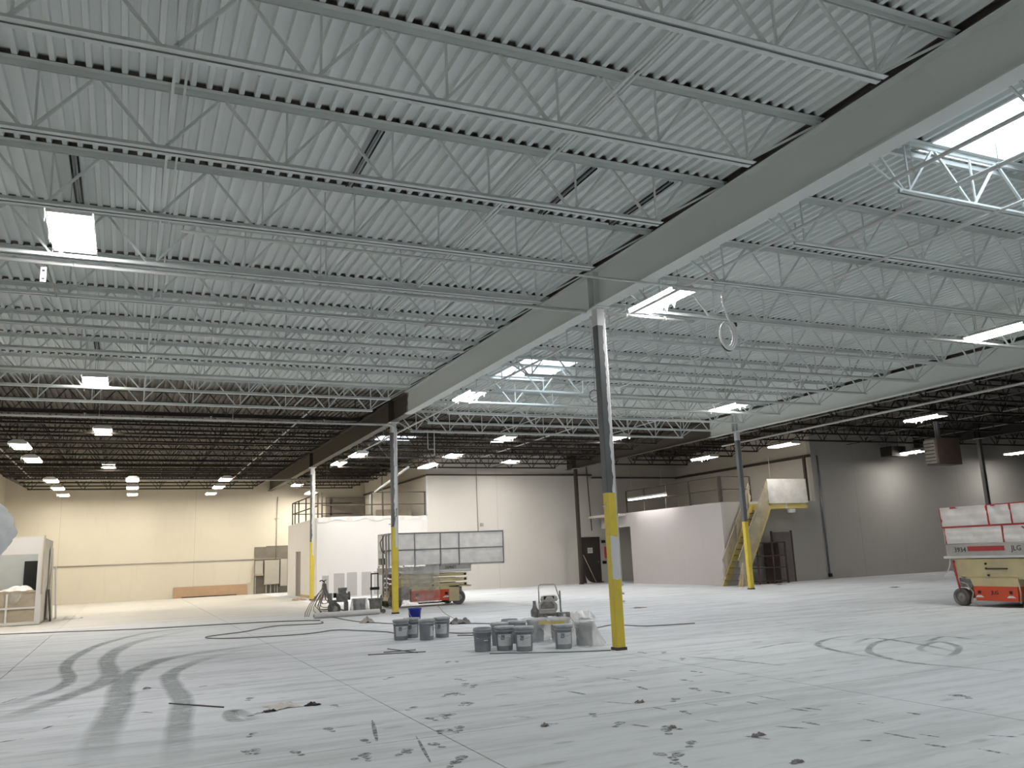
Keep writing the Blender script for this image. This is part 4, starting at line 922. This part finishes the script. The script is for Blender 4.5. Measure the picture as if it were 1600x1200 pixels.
# ================================================================== buckets
def mat_label():
    k = Mat('bucket_label').set(.5); p, (x, y, z) = k.pos('object')
    blk = x.gt(-.062)*x.lt(.0)*z.gt(.17)*z.lt(.245)
    n = k.noise(28, kind='object', detail=2).step(.42, .55)
    ln = (z.mod(.022)).lt(.006)*z.gt(.11)*z.lt(.16)*x.gt(-.06)*x.lt(.05)
    c = k.mix(blk*(n*.6+.4), (.58, .60, .62), (.17, .22, .25)); c = k.mix(ln*.4, c, (.25, .27, .29))
    k.color(c); return k.m
M['label'] = mat_label()
def bucket_meshes():
    d = {}
    d['body'] = MB().lathe([(.001, .0), (.122, .0), (.128, .006), (.142, .29), (.150, .29), (.150, .305), (.144, .307), (.1455, .325), (.153, .326), (.153, .342), (.147, .344), (.148, .365), (.142, .365), (.140, .30), (.13, .05), (.001, .04)], 28).mesh('body', 'bucket')
    d['lid'] = MB().lathe([(.158, .335), (.160, .345), (.160, .372), (.150, .376), (.145, .368), (.001, .368)], 28).mesh('lid', 'bucket_lid')
    a0, a1 = R(-90-52), R(-90+52)
    d['label'] = MB().sheet(lambda u, v: ((.1315+.012*(.075+.18*v)/.29*1.0+.0005)*math.cos(a0+(a1-a0)*u), (.1315+.012*(.075+.18*v)/.29)*math.sin(a0+(a1-a0)*u), .075+.18*v), 14, 2).mesh('paper_label', 'label')
    d['handle'] = MB().tube([(.155*math.cos(R(q)), .155*math.sin(R(q))*.99-.012*math.sin(R(q-180)), .30-.10*math.sin(R(q-180))) for q in range(180, 361, 12)], .0035, 5).mesh('handle', 'chrome')
    return d
BK = bucket_meshes()
def bucket(x, y, label, rz=0, lid=True, lab=True, z=0, group='grey paint buckets', mat=None, sc=1):
    t = thing('paint_bucket', label, 'bucket', (x, y, z), R(rz), group); t.scale = (sc, sc, sc)
    b = link('body', BK['body'], t)
    if lid: link('lid', BK['lid'], t)
    if lab: link('paper_label', BK['label'], t)
    link('handle', BK['handle'], t)
    return t
VIEW = -22
bucket(4.81, 16.05, 'grey bucket with white label, leftmost of the left four', VIEW+14)
bucket(5.10, 16.30, 'grey bucket with label, second from left in the left four', VIEW+6)
bucket(5.18, 15.62, 'grey bucket with no label facing front, third of the left four', VIEW+85)
bucket(5.58, 15.88, 'grey bucket with picture label, rightmost of the left four', VIEW-8)
bucket(5.27, 13.05, 'open-rimmed plain grey bucket, leftmost of the right cluster', VIEW, lid=False, lab=False)
MB().box(.02, .085, -.146, -.140, .17, .185).build('sticker', 'paper', bpy.data.objects[[o.name for o in bpy.data.objects if o.get('label', '').startswith('open-rimmed')][0]])
bucket(5.61, 12.94, 'labelled grey bucket in the middle of the right cluster front row', VIEW)
bucket(5.81, 12.62, 'labelled grey bucket at the right end of the cluster front row', VIEW-4)
bucket(5.84, 13.68, 'grey bucket hidden behind the middle of the right cluster', VIEW+40, lab=False)
bucket(6.33, 14.35, 'grey bucket with dark rim farthest back in the right cluster', VIEW+60, lid=False, lab=False)
bucket(6.22, 13.78, 'grey bucket with a dusty lid behind the right cluster front row', VIEW+70, lab=False)
bucket(6.42, 12.44, 'labelled grey bucket standing alone left of the nearest column', VIEW+4)
bucket(6.90, 12.62, 'grey bucket inside crumpled plastic beside the nearest column', VIEW, lab=False)
def drape(x, y, r, h, label, seed, mat='film', spread=.12):
    rg = random.Random(seed); ph = [rg.uniform(0, 6.3) for _ in range(5)]
    def f(u, v):
        a = 2*math.pi*u
        if v < .3: rr = r*v/.3; z = h+.012*math.sin(5*a+ph[0])*v
        else:
            q = (v-.3)/.7; fold = math.sin(7*a+ph[1])*.6+math.sin(11*a+ph[2])*.4
            rr = r*(1.02+.02*fold)+spread*q**1.3*(1+.45*fold); z = h*(1-q)+.006
        return (x+rr*math.cos(a), y+rr*math.sin(a), z)
    return tag(MB().sheet(f, 56, 14).build('plastic_cover', mat), label, 'plastic')
drape(6.90, 12.62, .172, .395, 'crumpled clear plastic bag over the bucket beside the nearest column', 3, spread=.16)
# two buckets under one plastic sheet with yellow tape
for dx, w_ in ((-.17, 'left'), (.2, 'right')): bucket(6.72+dx, 13.65-dx*.4, 'grey bucket under the plastic sheet, %s of the covered pair' % w_, VIEW+90, lab=False)
tag(MB().sheet(lambda u, v: (6.72+(.40+.22*max(0, v-.4))*math.cos(2*math.pi*u)*(v/.4 if v < .4 else 1), 13.65+(.25+.18*max(0, v-.4))*math.sin(2*math.pi*u)*(v/.4 if v < .4 else 1)-.16*math.cos(2*math.pi*u)*min(1, v/.4), .39+.012*math.sin(9*u*6.28) if v < .4 else (.39-.385*(v-.4)/.6)+.008*math.sin(40*u)), 56, 12).build('plastic_cover', 'film'), 'clear plastic sheet over two buckets in front of the paint sprayer', 'plastic')
tag(MB().sheet(lambda u, v: (6.44+.42*u, 13.40-.18*u-.02*math.sin(3.1*u)-.03, .36-.05*v+.01*math.sin(8*u)), 10, 2).build('tape_strip', 'stair_yellow'), 'strip of yellow tape on the plastic-covered buckets', 'tape')
# blue bucket
t = thing('blue_bucket', 'blue plastic bucket with a wire handle behind the left grey buckets', 'bucket', (6.17, 19.45, 0))
MB().lathe([(.001, 0), (.12, 0), (.15, .34), (.16, .34), (.16, .37), (.145, .37), (.118, .02), (.001, .02)], 26).build('body', 'blue', t)
MB().box(-.15, .15, -.15, .15, .002, .004).build('drip', 'blue', t)
MB().tube([(.16*math.cos(R(q)), -.02+.16*math.sin(R(q)), .35-.26*math.sin(R(q-180))) for q in range(180, 361, 12)], .005, 5).build('handle', 'arrow_white', t)

# ================================================================== paint sprayers
def sprayer_a():
    t = thing('paint_sprayer', 'wheeled airless sprayer draped with looped hoses before the white office wall', 'paint sprayer', (5.30, 25.1, 0), R(-10))
    for y in (-.22, .25):
        w = MB().lathe([(.10, -.04), (.17, -.04), (.18, 0), (.17, .04), (.10, .04)], 18, (.22, y, .18), 'y').build('wheel', 'rubber', t)
        MB().lathe([(.001, -.05), (.05, -.05), (.10, -.03), (.10, .03), (.001, .05)], 16, (.22, y, .18), 'y').build('wheel_hub', 'lift_grey', w)
    for y in (-.18, .2): MB().tube([(.55, y, .1), (.2, y, .2), (-.02, y, .45), (-.08, y, .85), (-.06, y, .98), (.0, y, 1.0)], .014, 6).build('frame_tube', 'engine', t)
    MB().tube([(-.06, -.18, .95), (-.14, -.18, 1.0), (-.2, -.18, .97)], .018, 6).build('grip', 'black', t)
    MB().box(.28, .62, -.16, .18, .42, .60).box(.34, .56, -.14, .16, .60, .70).build('engine_block', 'engine', t)
    MB().box(.33, .58, -.18, .0, .68, .76).build('fuel_tank', 'engine', t)
    MB().cyl((.62, 0, .52), (.68, 0, .52), .12, 14).build('recoil_starter', 'engine', t)
    MB().cyl((.2, 0, .55), (.3, 0, .55), .07, 10).build('muffler', 'black', t)
    MB().cyl((.12, -.1, .25), (.12, -.1, .62), .05, 10).build('pump', 'steel_bare', t)
    MB().box(.1, .6, -.18, .2, .36, .42).build('deck', 'engine', t)
    MB().box(.5, .62, -.1, .1, .1, .36).build('stand', 'engine', t)
    rg = random.Random(2)
    for i in range(9):
        w_, d_ = rg.uniform(.10, .32), rg.uniform(.55, .85); cx, cy = rg.uniform(-.12, .02), rg.uniform(-.32, -.24)
        pts = [(cx+w_*math.sin(2*math.pi*j/20)*(.3+.7*math.sin(math.pi*j/20)), cy+.03*math.cos(2*math.pi*j/10), max(.012, .90-d_*math.sin(math.pi*j/20)**.8)) for j in range(21)]
        MB().tube(pts, .011, 5).build('hose_loop', 'hose', t)
    for i in range(3):
        MB().tube([(-.02, -.26, .88-.02*i), (-.2, -.3, .68), (-.38-.05*i, -.34, .35), (-.48-.06*i, -.38, .1), (-.5-.05*i, -.42, .012)], .011, 5).build('trailing_hose', 'hose', t)
    return t
sprayer_a()
t = thing('covered_bin', 'grey bin under clear plastic beside the hose-draped sprayer', 'bin', (6.24, 25.0, 0))
MB().lathe([(.001, 0), (.16, 0), (.19, .38), (.2, .38), (.2, .42), (.001, .42)], 20).build('body', 'bucket_lid', t)
MB().sheet(lambda u, v: ((.215+.05*v+.015*math.sin(40*u))*math.cos(6.283*u), (.215+.05*v+.015*math.sin(40*u))*math.sin(6.283*u), .43-.35*v), 40, 6).build('plastic_wrap', 'film', t)
t = thing('tool_trolley', 'dark tool trolley with a tall telescopic handle left of the second column', 'trolley', (6.60, 24.5, 0))
MB().prism([(-.14, .03), (.14, .03), (.17, .40), (-.17, .40)], -.12, .12, 'y').build('box', 'engine', t); MB().box(-.19, .19, -.14, .14, .38, .43).build('lid', 'engine', t)
for x in (-.1, .1): MB().bar((x, .1, .4), (x, .1, .75), .028).build('lower_tube', 'steel_bare', t); MB().bar((x, .1, .72), (x, .1, 1.12), .03).build('upper_tube', 'black', t)
MB().bar((-.115, .1, 1.12), (.115, .1, 1.12), .04).build('grip', 'black', t); MB().box(-.13, .13, .06, .14, .66, .74).build('cross_clamp', 'black', t)
for x in (-.16, .2): MB().cyl((x, -.06, .06), (x, -.13, .06), .06, 12).build('wheel', 'rubber', t)
t = thing('plastic_roll', 'long white roll of sheeting lying on the floor before the sprayer', 'roll', (4.72, 23.95, 0))
MB().cyl((0, 0, .08), (1.85, .05, .08), .075, 14).build('roll', 'white_plastic', t); MB().cyl((-.02, 0, .08), (0, 0, .08), .03, 8).build('core', 'tan', t)

t = thing('paint_sprayer', 'grey engine-driven sprayer with an upright tube handle behind the right bucket cluster', 'paint sprayer', (8.2, 16.5, 0), R(-24))
MB().tube([(-.19, .22, .38), (-.19, .25, .78), (-.18, .26, .82), (-.15, .26, .84), (.14, .26, .84), (.17, .26, .82), (.18, .25, .78), (.26, .2, .5), (.28, .16, .2)], .013, 8).build('handle_frame', 'lift_grey', t)
MB().bar((.27, .2, .12), (.26, .2, .70), .035).build('frame_post', 'steel_bare', t); MB().bar((-.19, .22, .12), (-.19, .22, .5), .03).build('frame_post', 'steel_bare', t)
eng = MB().prism([(-.20, .26), (.14, .26), (.18, .34), (.18, .44), (.10, .53), (-.12, .53), (-.20, .44)], -.16, .14, 'y').build('engine_cowl', 'lift_grey', t)
MB().prism([(-.17, .36), (.11, .36), (.12, .43), (.07, .50), (-.11, .50), (-.17, .44)], -.18, -.16, 'y').build('cowl_grille', 'engine', eng)
MB().box(-.17, .12, -.185, -.16, .335, .35).build('trim_line', 'arrow_white', eng)
MB().lathe([(.001, .50), (.17, .50), (.19, .54), (.17, .60), (.12, .62), (.001, .62)], 20, (.02, .04, 0)).build('air_cleaner', 'lift_grey', t)
MB().box(-.1, .12, -.12, -.04, .54, .61).build('vent', 'black', t)
MB().lathe([(.001, .18), (.08, .2), (.09, .32), (.05, .38), (.035, .44), (.035, .52), (.001, .52)], 12, (-.30, -.05, 0)).build('pump_head', 'engine', t)
MB().cyl((-.3, -.05, .0), (-.3, -.05, .2), .018, 8).cyl((-.22, -.1, .0), (-.22, -.1, .3), .014, 8).build('suction_tube', 'steel_bare', t)
MB().box(-.2, .16, -.14, .14, .20, .26).build('base_frame', 'engine', t)
MB().lathe([(.001, .05), (.12, .05), (.14, .18), (.14, .26), (.13, .27), (.001, .27)], 16, (.30, -.12, 0)).build('motor_drum', 'engine', t); MB().box(.29, .34, -.27, -.255, .08, .24).build('drum_label', 'paper', t)
for x in (-.16, .2):
    w = MB().lathe([(.07, -.03), (.12, -.03), (.13, 0), (.12, .03), (.07, .03)], 16, (x, .16, .13), 'y').build('wheel', 'rubber', t); MB().lathe([(.001, -.02), (.07, -.02), (.07, .02), (.001, .02)], 12, (x, .16, .13), 'y').build('wheel_hub', 'lift_grey', w)
MB().tube([(.4, -.2, .2), (.5, -.3, .08), (.62, -.45, .012), (.7, -.7, .012)], .010, 5).build('hose', 'hose', t)
MB().tube([(-.1, -.17, .22), (.0, -.2, .16), (.12, -.18, .2), (.2, -.17, .14)], .02, 6).build('hose', 'steel_bare', t)

# ================================================================== cables and litter on the floor
def cable(name, label, pts, r=.009, mat='cable', cat='cable'):
    v = [Vector((x, y, r)) for x, y in pts]; out = []
    for i in range(len(v)-1):
        p0, p1, p2, p3 = v[max(i-1, 0)], v[i], v[i+1], v[min(i+2, len(v)-1)]
        for k in range(10):
            s = k/10; q = .5*((2*p1)+(p2-p0)*s+(2*p0-5*p1+4*p2-p3)*s*s+(3*p1-p0-3*p2+p3)*s**3); q.x += .012*math.sin(7*(i+s)); q.z = r; out.append(q)
    out.append(v[-1]); return tag(MB().tube(out, r, 5).build(name, mat), label, cat)
cable('floor_cable', 'thin cable stretched across the floor to the left edge', [(-5.0, 26.9), (-2.95, 26.16), (-1.43, 25.42), (.53, 24.42), (2.39, 24.11), (3.65, 23.72), (4.69, 22.99)], .012)
cable('floor_hose', 'hose making a narrow loop on the floor left of the buckets', [(4.6, 22.4), (4.45, 21.81), (3.39, 22.03), (2.5, 20.89), (1.64, 20.17), (2.02, 19.3), (3.45, 18.94), (4.3, 19.4), (4.7, 18.7), (5.02, 17.98), (5.15, 16.9)], .012, 'hose', 'hose')
cable('floor_hose', 'hose from the roll past the left buckets to the grey sprayer', [(5.2, 24.2), (5.35, 21.52), (5.6, 20.63), (5.89, 19.9), (6.78, 18.86), (7.4, 18.07), (7.8, 17.0)], .012, 'hose', 'hose')
cable('floor_cable', 'pale line slanting from the lift to the rag', [(9.01, 26.0), (7.73, 21.51), (7.18, 18.88)], .008, 'tan')
cable('floor_hose', 'hose lying right of the nearest column', [(8.6, 16.1), (8.47, 15.15), (9.14, 15.41), (9.33, 14.74), (9.66, 14.55), (10.4, 14.4)], .011, 'hose', 'hose')
cable('floor_cable', 'cable from the front buckets to the nearest column foot', [(5.2, 12.6), (5.98, 12.05), (6.32, 11.84), (6.79, 11.6)], .007)
cable('floor_hose', 'short hose between the two bucket clusters', [(6.13, 17.09), (6.0, 16.5), (6.31, 16.09), (6.7, 16.03), (6.3, 15.6), (5.9, 15.9)], .011, 'hose', 'hose')
def scrap(name, label, x, y, sx, sy, h, seed, mat, cat='litter'):
    rg = random.Random(seed); ph = [rg.uniform(0, 6.3) for _ in range(6)]
    def f(u, v):
        a, b = u-.5, v-.5; e = max(0, 1-4*(a*a+b*b)*.9)
        z = .004+h*e**.45*(.5+.35*math.sin(9*u+ph[0])*math.sin(8*v+ph[1])+.25*math.sin(17*u+ph[2]+6*v))
        return (x+sx*a*(1+.2*math.sin(7*v+ph[3])), y+sy*b*(1+.25*math.sin(6*u+ph[4])), max(.004, z))
    return tag(MB().sheet(f, 14, 10, False).build(name, mat), label, cat)
scrap('rag', 'dark crumpled rag between the two bucket clusters', 7.0, 18.7, .5, .4, .16, 1, 'engine', 'rag')
scrap('rag', 'grey crumpled rag in front of the white roll', 5.45, 21.1, .34, .3, .16, 2, 'lift_grey', 'rag')
scrap('plastic_scrap', 'crumpled plastic heap behind the bagged bucket', 9.45, 17.5, .75, .5, .26, 3, 'film_dense', 'plastic')
scrap('paper_scrap', 'torn pale sheet with dark edges on the bare floor at lower left', 1.58, 9.72, .34, .34, .05, 4, 'paper')
scrap('paper_scrap', 'dark torn bit at the edge of the pale floor sheet', 1.88, 9.60, .16, .10, .04, 5, 'black')
scrap('paper_scrap', 'dark flake left of the torn pale sheet', 1.42, 9.48, .14, .06, .03, 6, 'black')
for i, ((x, y), lab) in enumerate([((4.28, 6.37), 'dark footprint-sized clod right of centre on the near floor'), ((4.73, 7.57), 'small dark flake above the clod on the near floor'), ((4.66, 5.73), 'tiny dark ring of tape on the near floor'), ((3.43, 7.1), 'small dark flake at the bottom centre of the floor'),
      ((4.31, 4.91), 'dark twisted strip near the bottom right of the floor'), ((12.26, 19.31), 'small brown scrap on the pale floor before the middle wall'), ((22.0, 19.8), 'dark scrap on the floor before the grey right wall'), ((.3, 12.3), 'curled tape strip on the left tyre tracks'), ((22.2, 25.2), 'flattened dark litter in front of the shelving')]):
    scrap('floor_scrap', lab, x, y, .07+.03*(i % 3)+(.3 if y > 18 else 0), .04+.02*(i % 2)+(.2 if y > 18 else 0), .03, 20+i, 'engine')
for i, ((x0, y0, x1, y1), lab) in enumerate([((3.61, 13.91, 4.5, 13.63), 'longest thin rod on the floor in front of the left buckets'), ((3.92, 14.08, 4.46, 14.04), 'short upper rod of the three in front of the left buckets'), ((4.08, 14.42, 4.35, 13.6), 'crossing rod of the three in front of the left buckets'), ((.5, 10.78, 1.02, 10.08), 'thin dark stick on the floor at lower left')]):
    tag(MB().cyl((x0, y0, .008+.016*(i == 2)), (x1, y1, .008), .008, 6).build('floor_rod', 'cable'), lab, 'rod')
for i, (x, y, m, lab) in enumerate([(7.05, 34.8, 'cardboard', 'orange-brown scrap at the foot of the far column'), (6.6, 36.6, 'cardboard', 'brown scrap beside the office side door'), (-1.6, 32.4, 'paper', 'white plastic scraps on the floor behind the booth')]):
    scrap('floor_scrap', lab, x, y, .6, .5, .12, 60+i, m)
print('objects', len(bpy.data.objects))
